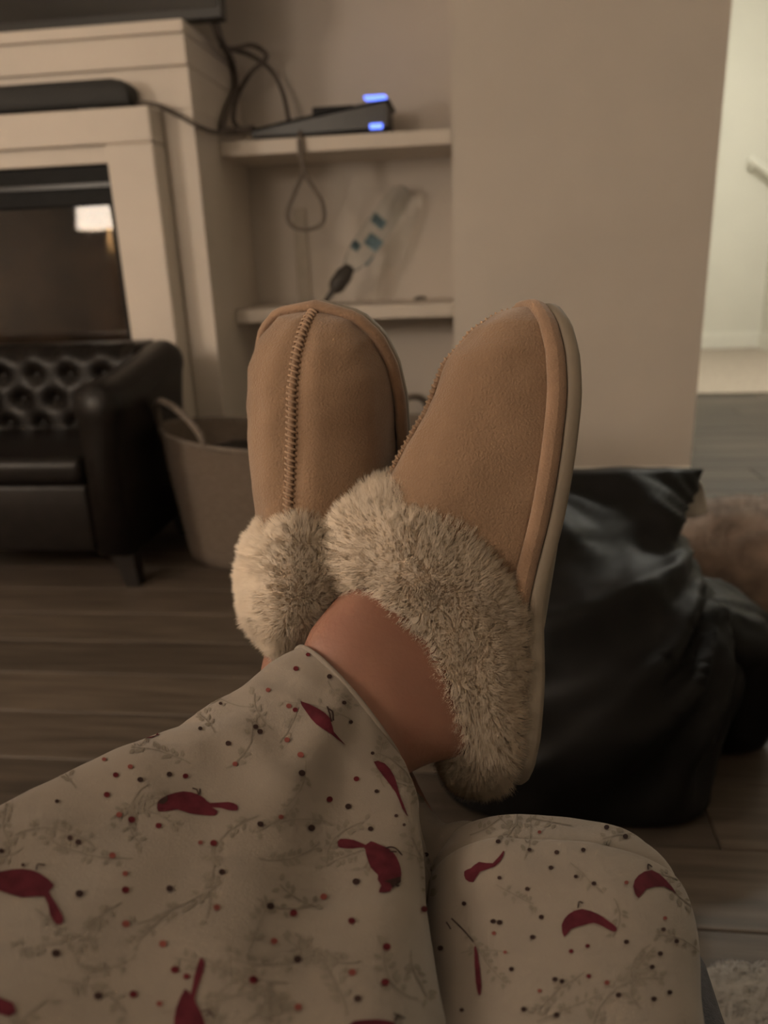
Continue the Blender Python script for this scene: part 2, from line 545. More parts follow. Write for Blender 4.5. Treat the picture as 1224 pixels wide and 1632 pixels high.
lo = [at(476, 222, 1, YS-0.006), at(478, 245, 1, YS-0.008), at(482, 275, 1, YS-0.006), at(470, 305, 1, YS-0.004), at(458, 340, 1, YS-0.004), at(466, 360, 1, YS-0.004), at(490, 366, 1, YS-0.004),
      at(514, 355, 1, YS-0.004), at(514, 325, 1, YS-0.006), at(497, 295, 1, YS-0.012), at(484, 270, 1, YS-0.018), at(481, 240, 1, YS-0.016), at(479, 218, 1, YS-0.008), at(478, 213, 1, YS+0.03), at(478, 208, 1, YS+0.08)]
cable('looped_cable', lo, 0.0042, 'brown cable loop dangling over the front of the upper shelf', 'basket_rope')
cv = box('cable_cover', (at(472, 400, 1, YB)[0], YB-0.012, ZT2+0.0005), (at(492, 400, 1, YB)[0], YB-0.0005, z1-0.14), 'white_cable', None, 0.003)
tag(cv, 'narrow pale cable cover on the niche wall below the cable loop', 'cable cover')

# ================================================================== GAME CONSOLE
cx0, cx1 = at(392, 200, 1, YS+0.05)[0], at(621, 190, 1, YS+0.05)[0]
gc = empty('game_console', ((cx0+cx1)/2, YS+0.16, ZT1), 'black game console lying flat on the upper shelf with blue lights', 'console')
y0, y1 = YS+0.035, YS+0.25
def plate(zoff, th, curve, taper):
    rings = []
    for t in np.linspace(0, 1, 14):
        xx = cx0+(cx1-cx0)*t
        zb = ZT1+zoff(t)
        h = th*(0.55+0.45*min(1, 4*t, 8*(1-t)+0.45))
        yy0 = y0+0.02*(1-t)
        rings.append([(xx, yy0+0.006, zb), (xx, y1, zb), (xx, y1, zb+h), (xx, yy0+0.02, zb+h), (xx, yy0, zb+h*0.6), (xx, yy0, zb+h*0.3)])
    return loft(rings, True, True, True)
mesh_obj('lower_plate', *plate(lambda t: 0.003+0.004*t, 0.012, 0, 0), 'console_black', gc)
mesh_obj('upper_plate', *plate(lambda t: 0.030+0.058*t, 0.011, 0, 0), 'console_black', gc)
rings = []
for t in np.linspace(0, 1, 10):
    xx = cx0+0.012+(cx1-cx0-0.020)*t
    za, zb = ZT1+0.0155+0.004*t, ZT1+0.0295+0.058*t
    rings.append([(xx, y0+0.022-0.012*t, za), (xx, y1-0.01, za), (xx, y1-0.01, zb), (xx, y0+0.022-0.012*t, zb)])
mesh_obj('core', *loft(rings, True, True, True), 'tv_plastic', gc, False)
lt = at(600, 157, 1, y0)
box('light_strip', (cx1-0.075, y0+0.012, ZT1+0.1002), (cx1-0.010, y0+0.06, ZT1+0.1075), 'blue_light', gc, 0.002)
box('light_strip', (cx1-0.058, y0-0.0105, ZT1+0.014), (cx1-0.020, y0-0.0005, ZT1+0.028), 'blue_light', gc, 0.002)
for xx in (cx0+0.05, cx1-0.05):
    box('rubber_foot', (xx-0.012, y0+0.05, ZT1), (xx+0.012, y0+0.16, ZT1+0.0032), 'tv_plastic', gc)
acx0, acx1 = at(500, 165, 1, YS+0.12)[0], at(566, 165, 1, YS+0.12)[0]
box('drive_bump', (acx0, y0+0.05, ZT1+0.058), (acx1, y0+0.16, ZT1+0.092), 'console_black', gc, 0.004)

# ================================================================== CLEAR BOTTLE LEANING IN THE NICHE
b0 = at(513, 468, 1, 2.56)
b0[2] = ZT2+0.002
b1 = at(645, 303, 1, 2.74)
ax = (b1-b0)
Lb = np.linalg.norm(ax)
ax /= Lb
s1 = np.cross(ax, [0, 1, 0]); s1 /= np.linalg.norm(s1)
s2 = np.cross(ax, s1)
def brings(prof):
    a = np.arange(20)*2*math.pi/20
    return [b0+ax*(t*Lb)+r_*(np.cos(a)[:, None]*s1+np.sin(a)[:, None]*s2) for t, r_ in prof]
bt = empty('clear_bottle', tuple(b0), 'clear plastic bottle with blue print and dark nozzle leaning in the niche', 'bottle')
mesh_obj('nozzle', *loft(brings([(0.0, .006), (0.04, .008), (0.12, .010), (0.135, .020), (0.17, .027), (0.26, .028), (0.31, .020), (0.33, .017)]), True, True, True), 'dark_cap', bt)
mesh_obj('bottle_body', *loft(brings([(0.31, .018), (0.36, .030), (0.45, .040), (0.60, .043), (0.74, .041), (0.88, .043), (0.96, .036), (1.0, .020)]), True, True, True), 'clear_plastic', bt)
def patch(t0, t1, a0, a1, r_):
    rings = []
    for t in np.linspace(t0, t1, 6):
        a = np.linspace(a0, a1, 8)
        rings.append(b0+ax*(t*Lb)+r_*(np.cos(a)[:, None]*s1+np.sin(a)[:, None]*s2))
    return loft(rings, False)
for (t0, t1, a0, a1) in ((0.42, 0.50, 3.3, 4.2), (0.55, 0.64, 4.0, 5.0), (0.70, 0.77, 4.6, 5.4), (0.47, 0.53, 5.0, 5.7)):
    mesh_obj('blue_print', *patch(t0, t1, a0, a1, 0.0445), 'blue_print', bt)
c0 = at(670, 478, 1, 2.60)
cl = empty('small_clip', (c0[0], c0[1], ZT2), 'tiny dark clip lying on the lower niche shelf', 'clip')
for k in range(3):
    a = 0.5+k*1.05
    d = np.array([math.cos(a)*0.022, 0.015*math.sin(2*a), math.sin(a)*0.006])
    c = np.array([c0[0], c0[1], ZT2+0.010])
    mesh_obj('prong', *tube([c-d, c+np.array([0, 0, 0.006]), c+d], [0.002, 0.004, 0.002], 6), 'dark_cap', cl)

# ================================================================== LEATHER CHAIR
cl0 = at(205, 935, 2, 0)
CY = cl0[1]-0.03
chx = at(160, 700, 1, CY)[0]-0.012          # centre of the visible arm's front
ch = empty('leather_armchair', (chx-0.34, CY+0.22, 0), 'small dark brown leather armchair in front of the fireplace', 'armchair')
topz = at(150, 612, 1, CY)[2]
railz = at(60, 772, 1, CY+0.02)[2]
seatz = at(60, 728, 1, CY+0.03)[2]
botz = at(100, 885, 1, CY)[2]
backY = CY+0.46
def arm(xc, sgn):
    n = 18
    rings = []
    rw = 0.058
    for t in np.linspace(0, 1, n):
        yy = CY+(backY-CY)*t
        rise = 0.055*t**1.3
        e = 1.0
        if t < 0.08:
            e = 0.82+0.18*math.sin(t/0.08*math.pi/2)
        if t > 0.94:
            e = 0.8+0.2*math.cos((t-0.94)/0.06*math.pi/2)
        ring = []
        for a in np.linspace(-0.15*math.pi, 1.15*math.pi, 15):
            ring.append((xc+e*rw*math.cos(a)+sgn*0.006, yy, topz-rw+rise+e*rw*math.sin(a)))
        ring.append((xc-0.042*e, yy, topz-0.16+rise*0.3))
        ring.append((xc-0.046*e, yy, botz))
        ring.append((xc+0.046*e, yy, botz))
        ring.append((xc+0.042*e, yy, topz-0.16+rise*0.3))
        rings.append(ring)
    return loft(rings, True, True, True)
XAR, XAL = chx, chx-0.68
mesh_obj('arm', *arm(XAR, 1), 'dark_leather', ch)
mesh_obj('arm', *arm(XAL, -1), 'dark_leather', ch)
box('front_rail', (XAL+0.048, CY+0.015, botz), (XAR-0.048, CY+0.10, railz), 'dark_leather', ch, 0.012, True)
box('seat_deck', (XAL+0.048, CY+0.1005, botz), (XAR-0.048, backY-0.10, railz-0.01), 'dark_leather', ch, 0.005, True)
V, Fc = box_data((XAL+0.049, CY+0.005, railz+0.001), (XAR-0.049, backY-0.10, seatz), 0.022, 4)
mesh_obj('seat_cushion', V, Fc, 'dark_leather', ch)
# tufted back
nu, nv = 70, 44
V = []
bx0, bx1, bz0, bz1 = XAL+0.047, XAR-0.047, seatz-0.02, topz+0.045
du, dv = (bx1-bx0)/6, (bz1-bz0)/3.6
btn = []
for iv in range(4):
    for iu in range(7):
        btn.append((bx0+du*(iu+0.5*(iv % 2)), bz0+0.03+dv*iv))
for j in range(nv):
    for i in range(nu):
        x_, z_ = bx0+(bx1-bx0)*i/(nu-1), bz0+(bz1-bz0)*j/(nv-1)
        d2 = min((x_-q[0])**2+(z_-q[1])**2 for q in btn)
        yy = backY-0.085-0.024*(1-math.exp(-d2/0.0004))+0.02*abs(math.sin((x_-bx0)/du*math.pi))*0.2
        top = (z_-(bz1-0.03))/0.03
        if top > 0:
            yy += 0.03*top**2
        V.append((x_, yy+0.08*(z_-bz0), z_))
Fc = [[j*nu+i, j*nu+i+1, (j+1)*nu+i+1, (j+1)*nu+i] for j in range(nv-1) for i in range(nu-1)]
n0 = len(V)
for j in (0, nv-1):
    for i in (0, nu-1):
        p = V[j*nu+i]
bk = [(bx0, backY+0.03, bz0), (bx1, backY+0.03, bz0), (bx1, backY+0.05, bz1), (bx0, backY+0.05, bz1)]
V += bk
Fc += [[n0+1, n0, n0+3, n0+2],
       [i for i in range(nu)][::-1]+[n0, n0+1],
       [(nv-1)*nu+i for i in range(nu)]+[n0+2, n0+3],
       [j*nu for j in range(nv)]+[n0+3, n0],
       [j*nu+nu-1 for j in range(nv)][::-1]+[n0+1, n0+2]]
bk_o = mesh_obj('backrest', V, Fc, 'dark_leather', ch)
for q in btn:
    if bx0+0.02 < q[0] < bx1-0.02 and q[1] < bz1-0.02:
        mesh_obj('button', *sphere((q[0], backY-0.086+0.08*(q[1]-bz0), q[1]), 0.009, 10, (1, 0.5, 1)), 'dark_leather', bk_o)
for xx in (XAR+0.01, XAL-0.01):
    for yy in (CY+0.045, backY-0.05):
        rings = []
        for t, hw in ((0, 0.017), (0.5, 0.022), (1, 0.030)):
            zz = botz*t
            s = 1 if xx > chx-0.3 else -1
            xo = xx+s*0.012*(1-t)
            rings.append([(xo-hw, yy-hw, zz), (xo+hw, yy-hw, zz), (xo+hw, yy+hw, zz), (xo-hw, yy+hw, zz)])
        mesh_obj('leg', *loft(rings, True, True, True), 'dark_wood', ch, False)

# ================================================================== BASKET
bl = at(268, 800, 1, 1.86)
brx = at(690, 700, 1, 1.86)
bcx, bcy = (bl[0]+brx[0])/2, 1.90
brw = (brx[0]-bl[0])/2
bz = at(420, 722, 1, 1.72)[2]
bk = empty('storage_basket', (bcx, bcy, 0), 'tan woven storage basket with loop handles beside the leather armchair', 'basket')
def brg(s, z, w=0.0):
    a = np.arange(64)*2*math.pi/64
    zz = z+w*np.cos(a)**2
    return np.stack([bcx+brw*s*np.cos(a), bcy+0.19*s*np.sin(a), zz], 1)
rings = [brg(0.83, 0.0), brg(0.89, 0.006), brg(0.905, 0.03)]
for t in np.linspace(0.1, 1, 26):
    rings.append(brg(0.905+0.115*t+0.004*math.sin(t*26*math.pi), 0.03+(bz-0.03)*t, 0.03*t**3))
rings += [brg(1.005, bz+0.006, 0.03), brg(0.985, bz, 0.03), brg(0.95, bz*0.6, 0.01), brg(0.88, 0.03), brg(0.3, 0.025)]
mesh_obj('body', *loft(rings, True, True, True), 'basket_weave', bk)
a = np.linspace(0, 2*math.pi, 80)[:-1]
rim = np.stack([bcx+brw*1.015*np.cos(a), bcy+0.193*np.sin(a), bz+0.004+0.03*np.cos(a)**2], 1)
mesh_obj('rim', *tube(rim, 0.006, 8, closed=True), 'basket_rope', bk)
for sx in (-1, 1):
    P = []
    for t in np.linspace(0, math.pi, 16):
        yh = -0.10+0.06*math.cos(t)
        P.append((bcx+sx*brw*(1.0*math.sqrt(1-(yh/0.19)**2)+0.02*math.sin(t)), bcy+yh, bz+0.012+0.10*math.sin(t)))
    mesh_obj('handle', *tube(P, 0.0085, 8), 'basket_rope', bk)
dk = mesh_obj('dark_cloth', [], [], 'tv_plastic')
bpy.data.objects.remove(dk)
rings = []
for t in np.linspace(0, 1, 10):
    ring = brg(0.95*math.cos(t*math.pi/2)**0.5 if t < 1 else 0.02, 0.0)
    ring[:, 2] = bz*0.72+0.02+0.05*math.sin(t*math.pi/2)
    for k in range(len(ring)):
        ring[k, 2] += 0.02*nz(ring[k], 12, 3)*(t > 0)
    rings.append(ring)
ck = mesh_obj('folded_blanket', *loft(rings, True, True, True), 'dark_leather')
tag(ck, 'dark cloth stuffed inside the tan woven basket', 'cloth')

# ================================================================== BLACK BAG
bgc = at(980, 1330, 2, 0)
bag = empty('black_bag', (0.22, 1.08, 0), 'crumpled black plastic bag standing on the floor behind the slippers', 'bag')
def bag_sheet(pts, n, m_, off=0.004, seed=0.0, amp=0.008):
    """pts: grid rows of world control points; a thick crumpled sheet"""
    G = np.array(pts, float)
    G = spline(G, n)
    G = np.transpose(spline(np.transpose(G, (1, 0, 2)), m_), (1, 0, 2))
    V = G.reshape(-1, 3)
    Fc = [[i*m_+j, i*m_+j+1, (i+1)*m_+j+1, (i+1)*m_+j] for i in range(n-1) for j in range(m_-1)]
    N = vnormals(V, Fc)
    for k in range(len(V)):
        p = V[k]
        q = p+0.05*np.array([nz(p, 5, 1), nz(p, 5, 4), nz(p, 5, 8)])
        d = amp*(1-2*abs(nz(q, 9, seed)))+0.4*amp*(1-2*abs(nz(q, 22, seed+5)))
        V[k] = p+N[k]*d
    return V.tolist(), Fc
# body: closed loft of horizontal rings, pinched towards the top
rings = []
def bag_ring(z, xa, xb, ya, yb_, sq):
    out = []
    for a in np.arange(72)*2*math.pi/72:
        c, s = math.cos(a), math.sin(a)
        c = math.copysign(abs(c)**sq, c)
        s = math.copysign(abs(s)**sq, s)
        out.append(((xa+xb)/2+(xb-xa)/2*c, (ya+yb_)/2+(yb_-ya)/2*s, z))
    return out
ctl = [bag_ring(0.0, -0.04, 0.33, 0.89, 1.26, .5), bag_ring(0.02, -0.055, 0.345, 0.875, 1.28, .5), bag_ring(0.10, -0.03, 0.365, 0.88, 1.29, .6),
       bag_ring(0.19, 0.01, 0.385, 0.93, 1.30, .7), bag_ring(0.26, 0.05, 0.345, 1.02, 1.31, .75), bag_ring(0.32, 0.09, 0.335, 1.16, 1.325, .8),
       bag_ring(0.355, 0.10, 0.37, 1.25, 1.335, .85), bag_ring(0.385, 0.09, 0.385, 1.30, 1.33, .9)]
G = spline(np.array(ctl), 60)
V, Fc = loft(G, True, True, True)
V = np.array(V)
N = vnormals(V, Fc)
for k in range(len(V)):
    p = V[k]
    if p[2] < 0.012:
        continue
    q = p+0.06*np.array([nz(p, 5, 1), nz(p, 5, 4), nz(p, 5, 8)])
    q2 = np.array([q[0]*0.9+q[2]*0.5, q[1], q[2]*0.45-q[0]*0.35])
    an = math.atan2(p[2]-0.30, 0.40-p[0])
    rr_ = math.hypot(p[2]-0.30, 0.40-p[0])
    d = 0.010*(0.6-2*abs(nz(q2, 8, 2)))+0.005*(1-2*abs(nz(q2, 19, 5)))
    d += 0.042*(0.5-2.1*abs(noise.noise(Vector((an*3.4+3.3, rr_*2.4, p[1]*1.5)))))*min(1, rr_*6)
    V[k] = p+N[k]*d*min(1, p[2]*12)*min(1, 0.15+max(0, 0.385-p[2])*12)
mesh_obj('bag_body', V, Fc, 'bag_plastic', bag)
# slumped right lobe
rings = []
c0 = np.array([0.36, 1.14, 0.0])
ctl = [bag_ring(0.0, 0.35, 0.44, 1.06, 1.20, .8), bag_ring(0.03, 0.345, 0.46, 1.04, 1.22, .8), bag_ring(0.12, 0.34, 0.475, 1.03, 1.23, .8), bag_ring(0.18, 0.32, 0.46, 1.03, 1.24, .8), bag_ring(0.225, 0.28, 0.40, 1.06, 1.24, .8), bag_ring(0.245, 0.27, 0.32, 1.10, 1.22, .8)]
V, Fc = loft(spline(np.array(ctl), 36), True, True, True)
V = np.array(V)
N = vnormals(V, Fc)
for k in range(len(V)):
    p = V[k]
    q2 = np.array([p[0], p[1], p[2]*0.4])
    V[k] = p+N[k]*(0.016*(0.6-2*abs(nz(q2, 13, 9)))+0.006*nz(p, 30, 2))*min(1, p[2]*12)
mesh_obj('bag_fold', V, Fc, 'bag_plastic', bag)
tg = at(1098, 800, 1, 1.33)
tgo = mesh_obj('paper_scrap', *bag_sheet([[tg+np.array([-0.012, 0, 0.035]), tg+np.array([0.008, 0.004, 0.042]), tg+np.array([0.02, 0, 0.03])],
                                          [tg+np.array([-0.014, -0.004, 0.0]), tg+np.array([0.004, 0.0, 0.0]), tg+np.array([0.028, 0.004, 0.004])],
                                          [tg+np.array([-0.01, 0, -0.03]), tg+np.array([0.012, -0.004, -0.026]), tg+np.array([0.034, 0, -0.02])]], 12, 12, seed=2, amp=0.003), 'paper', bag)
sm = tgo.modifiers.new('thick', 'SOLIDIFY')
sm.thickness = 0.0015

# ================================================================== CUSHIONS ON THE FLOOR
def plush(name, c, rad, m, label, cat, seed, strands=9000, slen=0.012, floor=True):
    n1, n2 = 40, 64
    rings = []
    for i in range(n1):
        t = math.pi*(i+0.5)/n1
        ring = []
        for a in np.arange(n2)*2*math.pi/n2:
            x_ = math.copysign(abs(math.cos(a))**0.8, math.cos(a))*math.sin(t)**0.75
            y_ = math.copysign(abs(math.sin(a))**0.8, math.sin(a))*math.sin(t)**0.75
            z_ = math.cos(t)
            p = np.array([c[0]+rad[0]*x_, c[1]+rad[1]*y_, c[2]+rad[2]*z_])
            d = 1+0.10*nz(p, 6, seed)+0.05*nz(p, 16, seed)
            p = np.array(c)+(p-np.array(c))*d
            p[2] = max(p[2], 0.001)
            ring.append(p)
        rings.append(ring)
    V, Fc = loft(rings, True, True, True)
    r = empty(name, (c[0], c[1], 0), label, cat)
    mesh_obj('cover', V, Fc, m, r)
    o = make_fur('pile', np.array(rings), strands, slen, m, r, clumps=500, width=0.0006, jitter=0.6)
    return r


def make_fur(name, grid, count, length, m, parent, clumps=900, width=0.00032, jitter=0.35, flow=None, local=False, clump_pull=0.55, seed=1, droop=0.0, mask=None):
    """thin three-sided strands growing from a closed-in-u grid of rings; one mesh"""
    R = np.asarray(grid, float)
    n, k, _ = R.shape
    rg = np.random.default_rng(int(seed))
    A = R[:-1]
    Bn = R[1:]
    A2 = np.roll(A, -1, 1)
    B2 = np.roll(Bn, -1, 1)
    nrm = np.cross(A2-A, Bn-A)
    area = np.linalg.norm(nrm, axis=2)
    if mask is not None:
        area = area*mask
    pr = (area/area.sum()).ravel()
    idx = rg.choice(pr.size, count, p=pr)
    i, j = idx//k, idx % k
    u, v = rg.random(count)[:, None], rg.random(count)[:, None]
    P = (A[i, j]*(1-u)+A2[i, j]*u)*(1-v)+(Bn[i, j]*(1-u)+B2[i, j]*u)*v
    GN = np.zeros_like(R)
    GN[:-1] += nrm
    GN[1:] += nrm
    GN = GN+np.roll(GN, 1, 1)
    for _ in range(4):
        GN = GN/(np.linalg.norm(GN, axis=2)[:, :, None]+1e-12)
        GN = 2*GN+np.roll(GN, 1, 1)+np.roll(GN, -1, 1)
        GN[1:-1] += GN[:-2]*0.5+GN[2:]*0.5
    g2 = np.roll(GN, -1, 1)
    N = (GN[i, j]*(1-u)+g2[i, j]*u)*(1-v)+(GN[i+1, j]*(1-u)+g2[i+1, j]*u)*v
    N = N/(np.linalg.norm(N, axis=1)[:, None]+1e-12)
    cen = R.reshape(-1, 3).mean(0)
    if ((P-cen)*N).sum() < 0:
        N = -N
    D = N+jitter*rg.normal(size=(count, 3))*0.6
    if flow is not None:
        D = D+flow(P)
    D[:, 2] -= droop
    D /= np.linalg.norm(D, axis=1)[:, None]
    ln = length*(0.6+0.55*rg.random(count))[:, None]
    tip = P+D*ln
    mid = P+(0.75*N+0.25*D)*ln*0.5
    if clumps:
        ci = rg.choice(count, clumps, replace=False)
        cp = P[ci]
        ct = tip[ci]+0.25*length*rg.normal(size=(clumps, 3))
        kd = KDTree(clumps)
        for q in range(clumps):
            kd.insert(cp[q], q)
        kd.balance()
        near = np.array([kd.find(p)[1] for p in P.tolist()])
        pull = clump_pull*(0.5+0.5*rg.random(count))[:, None]
        tip = tip*(1-pull)+ct[near]*pull
        mid = mid*(1-0.35*pull)+(0.5*(cp+ct))[near]*0.35*pull
    s1 = np.cross(tip-P, rg.normal(size=(count, 3)))
    s1 /= np.linalg.norm(s1, axis=1)[:, None]+1e-12
    s2 = np.cross(tip-P, s1)
    s2 /= np.linalg.norm(s2, axis=1)[:, None]+1e-12
    verts = np.empty((count, 7, 3))
    for q in range(3):
        ang = q*2*math.pi/3
        o = width*(math.cos(ang)*s1+math.sin(ang)*s2)
        verts[:, q] = P-N*0.001+o
        verts[:, 3+q] = mid+o*0.8
    verts[:, 6] = tip
    tri = np.array([[0, 1, 4], [0, 4, 3], [1, 2, 5], [1, 5, 4], [2, 0, 3], [2, 3, 5], [3, 4, 6], [4, 5, 6], [5, 3, 6]])
    faces = (tri[None]+(np.arange(count)*7)[:, None, None]).reshape(-1, 3)
    V = verts.reshape(-1, 3)
    if parent is not None and not local:
        V = V-np.array(root_of(parent))
    me = bpy.data.meshes.new(name)
    me.vertices.add(len(V))
    me.vertices.foreach_set('co', V.astype(np.float32).ravel())
    me.loops.add(len(faces)*3)
    me.loops.foreach_set('vertex_index', faces.astype(np.int32).ravel())
    me.polygons.add(len(faces))
    me.polygons.foreach_set('loop_start', (np.arange(len(faces))*3).astype(np.int32))
    me.polygons.foreach_set('use_smooth', np.ones(len(faces), bool))
    me.update(calc_edges=True)
    me.normals_split_custom_set_from_vertices(np.repeat(N, 7, axis=0).astype(np.float32))
    me.materials.append(MATS[m])
    o = bpy.data.objects.new(name, me)
    COL.objects.link(o)
    o.parent = parent
    o['kind'] = 'stuff'
    return o


plush('plush_cushion', (0.70, 1.56, 0.115), (0.34, 0.20, 0.13), 'brown_plush', 'brown plush cushion lying on the floor behind the black bag', 'cushion', 3)
wc = at(1180, 1695, 2, 0.06)
plush('plush_pillow', (wc[0]+0.03, wc[1]-0.02, 0.07), (0.085, 0.085, 0.075), 'pale_plush', 'pale fluffy pillow on the dark floor beside the seat', 'pillow', 8, 6000, 0.005)

# ================================================================== SLIPPERS
SL = 0.300
_ws = np.array([0, .02, .06, .12, .25, .40, .55, .70, .80, .88, .94, .98, 1.0])
_ww = np.array([0, .017, .028, .035, .0385, .040, .0445, .049, .0495, .0465, .039, .0265, 0])
def half_w(s):
    return np.interp(s, _ws, _ww)
_hx = np.array([0.0, .06, .10, .13, .16, .19, .2287, .2606, .280, .289, .2945, .298, .3])
_hz = np.array([.06, .085, .115, .122, .114, .101, .084, .0735, .060, .050, .042, .032, .020])
def top_z(x):
    return np.interp(x, _hx, _hz)
def bottom_z(s):
    return 0.012*np.clip((s-0.75)/0.25, 0, 1)**2 + 0.006*np.exp(-((s-0.40)/0.13)**2)
def outline(off, nseg=96, side=1):
    """closed sole outline: heel -> one side -> toe -> other side; slight inward curve by side"""
    s = 0.5-0.5*np.cos(np.linspace(0, math.pi, nseg//2+1))
    x = s*SL
    bend = side*0.013*np.sin(np.clip((s-0.3)/0.7, 0, 1)*math.pi/2)**2
    up = np.stack([x, half_w(s)+bend], 1)
    dn = np.stack([x, -half_w(s)+bend], 1)
    P = np.concatenate([up, dn[::-1][1:-1]])
    T = np.roll(P, -1, 0)-np.roll(P, 1, 0)
    T /= np.linalg.norm(T, axis=1)[:, None]
    Nn = np.stack([-T[:, 1], T[:, 0]], 1)
    return P+Nn*off


def make_slipper(root, side, seed, puff):
    # sole
    def zring(off, z, lift=1.0):
        P = outline(off, side=side)
        s = np.clip(P[:, 0]/SL, 0, 1)
        return np.column_stack([P, z*(1+0.6*np.clip((0.42-s)/0.2, 0, 1)*(z < 0.012))+lift*bottom_z(s)])
    rings = [zring(-0.006, 0.0), zring(0.001, 0.0005), zring(0.003, 0.0025), zring(0.0032, 0.006), zring(0.0028, 0.0085), zring(0.0005, 0.0098)]
    mesh_obj('sole', *loft(rings, True, True, True), 'sole_rubber', root, local=True)
    # binding strip between sole and upper
    rings = []
    for a in np.linspace(0, 2*math.pi, 13):
        rings.append(zring(0.0008+0.0040*math.cos(a), 0.0152+0.0058*math.sin(a)))
    R = np.array(rings)
    inw = np.clip((0.11-R[:, :, 0])/0.03, 0, 1)
    R[:, :, 1] *= 1-0.16*inw
    R[:, :, 0] += 0.006*np.clip((0.03-R[:, :, 0])/0.03, 0, 1)
    mesh_obj('binding', *loft(R, True), 'suede_trim', root, local=True)
    # upper: arches along the length
    xs = np.concatenate([np.linspace(0.085, 0.25, 46), SL-0.05*np.linspace(1, 0, 40)[1:]**2])
    rings = []
    kk = 49
    for x in xs:
        s = x/SL
        bend = side*0.013*math.sin(min(1, max(0, (s-0.3)/0.7))*math.pi/2)**2
        wv = max(half_w(s)-0.0015, 0.0006)
        z0 = 0.014+bottom_z(s)
        zt = max(top_z(x), z0+0.002)
        ring = []
        for t in np.linspace(0, math.pi, kk):
            c, sn = math.cos(t), math.sin(t)
            yy = wv*math.copysign(abs(c)**0.80, c)
            bul = 1+0.05*math.sin(t*2)**2
            zz = z0+(zt-z0)*abs(sn)**0.85
            p = np.array([x, bend+yy*bul, zz])
            p += 0.0022*nz(p, 26, seed)*np.array([0, c, sn])+0.0009*nz(p, 70, seed+3)*np.array([0, c, sn])
            ring.append(p)
        # a soft trough next to the centre seam
        rings.append(ring)
    R = np.array(rings)
    mid = kk//2
    # puffs either side of the seam
    for j in range(kk):
        d = abs(j-mid)
        R[:, j, 2] += 0.0016*math.exp(-((d-4)/2.2)**2) - 0.0016*math.exp(-(d/1.2)**2)
    upo = mesh_obj('upper', *loft(R, False), 'suede', root, local=True)
    so = upo.modifiers.new('thick', 'SOLIDIFY')
    so.thickness = 0.0025
    so.offset = -1
    # centre seam: raised ridge with whip stitches
    seam = R[6:-7, mid, :]
    seam = seam+np.array([0, 0, 0.0012])
    sp = spline(seam, 120)
    sm = mesh_obj('seam', *tube(sp, 0.0022, 8), 'suede_trim', root, local=True)
    L = np.concatenate([[0], np.cumsum(np.linalg.norm(np.diff(sp, axis=0), axis=1))])
    parts = []
    for d in np.arange(0.004, L[-1]-0.002, 0.0036):
        c = np.array([np.interp(d, L, sp[:, q]) for q in range(3)])
        tdir = np.array([np.interp(d+0.001, L, sp[:, q]) for q in range(3)])-c
        tdir /= np.linalg.norm(tdir)+1e-12
        up = np.cross(tdir, [0, 1, 0])
        up = up if up[2] > 0 else -up
        sd = np.array([0, 1, 0.0])
        P = [c+sd*0.0034*math.cos(a)+up*(0.0028*math.sin(a)-0.0004)+tdir*0.0011*math.cos(a) for a in np.linspace(0.05, math.pi-0.05, 6)]
        parts.append(tube(P, 0.00085, 5))
    mesh_obj('stitching', *join(*parts), 'stitch', sm, local=True)['kind'] = 'stuff'
    # fur collar: outer edge O -> opening edge I -> a little way inside
    ph = [0, 0.5, 0.9, 1.35, 1.9, 2.5, math.pi]
    O = np.array([[.184, 0, .102], [.174, .024, .085], [.152, .041, .050], [.104, .040, .019], [.050, .036, .016], [.012, .024, .016], [-.002, 0, .016]])
    I_ = np.array([[.122, 0, .136], [.117, .018, .126], [.108, .027, .108], [.080, .031, .084], [.048, .030, .066], [.018, .018, .052], [.006, 0, .048]])
    ph_full = np.array(ph+[2*math.pi-a for a in ph[::-1][1:-1]]+[2*math.pi])
    def ext(Q):
        m_ = Q[::-1][1:-1].copy()
        m_[:, 1] *= -1
        return np.concatenate([Q, m_, Q[:1]])
    Of, If = ext(O), ext(I_)
    K = 96
    fi = np.linspace(0, 2*math.pi, K+1)[:-1]
    def ev(Q):
        return np.stack([np.interp(fi, ph_full, Q[:, q]) for q in range(3)], 1)
    def smooth(Q, n=5):
        for _ in range(n):
            Q = 0.25*np.roll(Q, 1, 0)+0.5*Q+0.25*np.roll(Q, -1, 0)
        return Q
    Oc, Ic = smooth(ev(Of)), smooth(ev(If))
    axis_c = np.stack([np.clip(0.5*(Oc[:, 0]+Ic[:, 0]), 0.02, 0.13), np.zeros(K), np.clip(0.45*(Oc[:, 2]+Ic[:, 2]), .03, .08)], 1)
    rings = []
    for v in np.linspace(0, 1.35, 40):
        if v <= 1:
            base = Oc*(1-v)+Ic*v
            out = base-axis_c
            out[:, 0] *= 0.75
            out /= np.linalg.norm(out, axis=1)[:, None]
            b = 0.0125*math.sin(math.pi*v)**0.7 if 0 < v < 1 else 0
            front = (0.5+0.5*np.cos(fi))[:, None]
            ring = base+out*b*(0.6+puff*front**2)
        else:
            t = (v-1)/0.35
            inn = np.stack([0.064-Ic[:, 0], -Ic[:, 1], np.full(K, -0.03)], 1)
            ring = Ic+inn*0.40*t+np.array([0, 0, 0.004*math.sin(math.pi*t)])
        ring = ring.copy()
        for q in range(K):
            p = ring[q]
            d = 0.0045*nz(p, 38, seed)+0.003*nz(p, 80, seed+2)
            o_ = p-axis_c[q]
            ring[q] = p+o_/np.linalg.norm(o_)*d
        rings.append(ring)
    R = np.array(rings)
    cuff = mesh_obj('fur_cuff', *loft(R, True), 'fur', root, local=True)
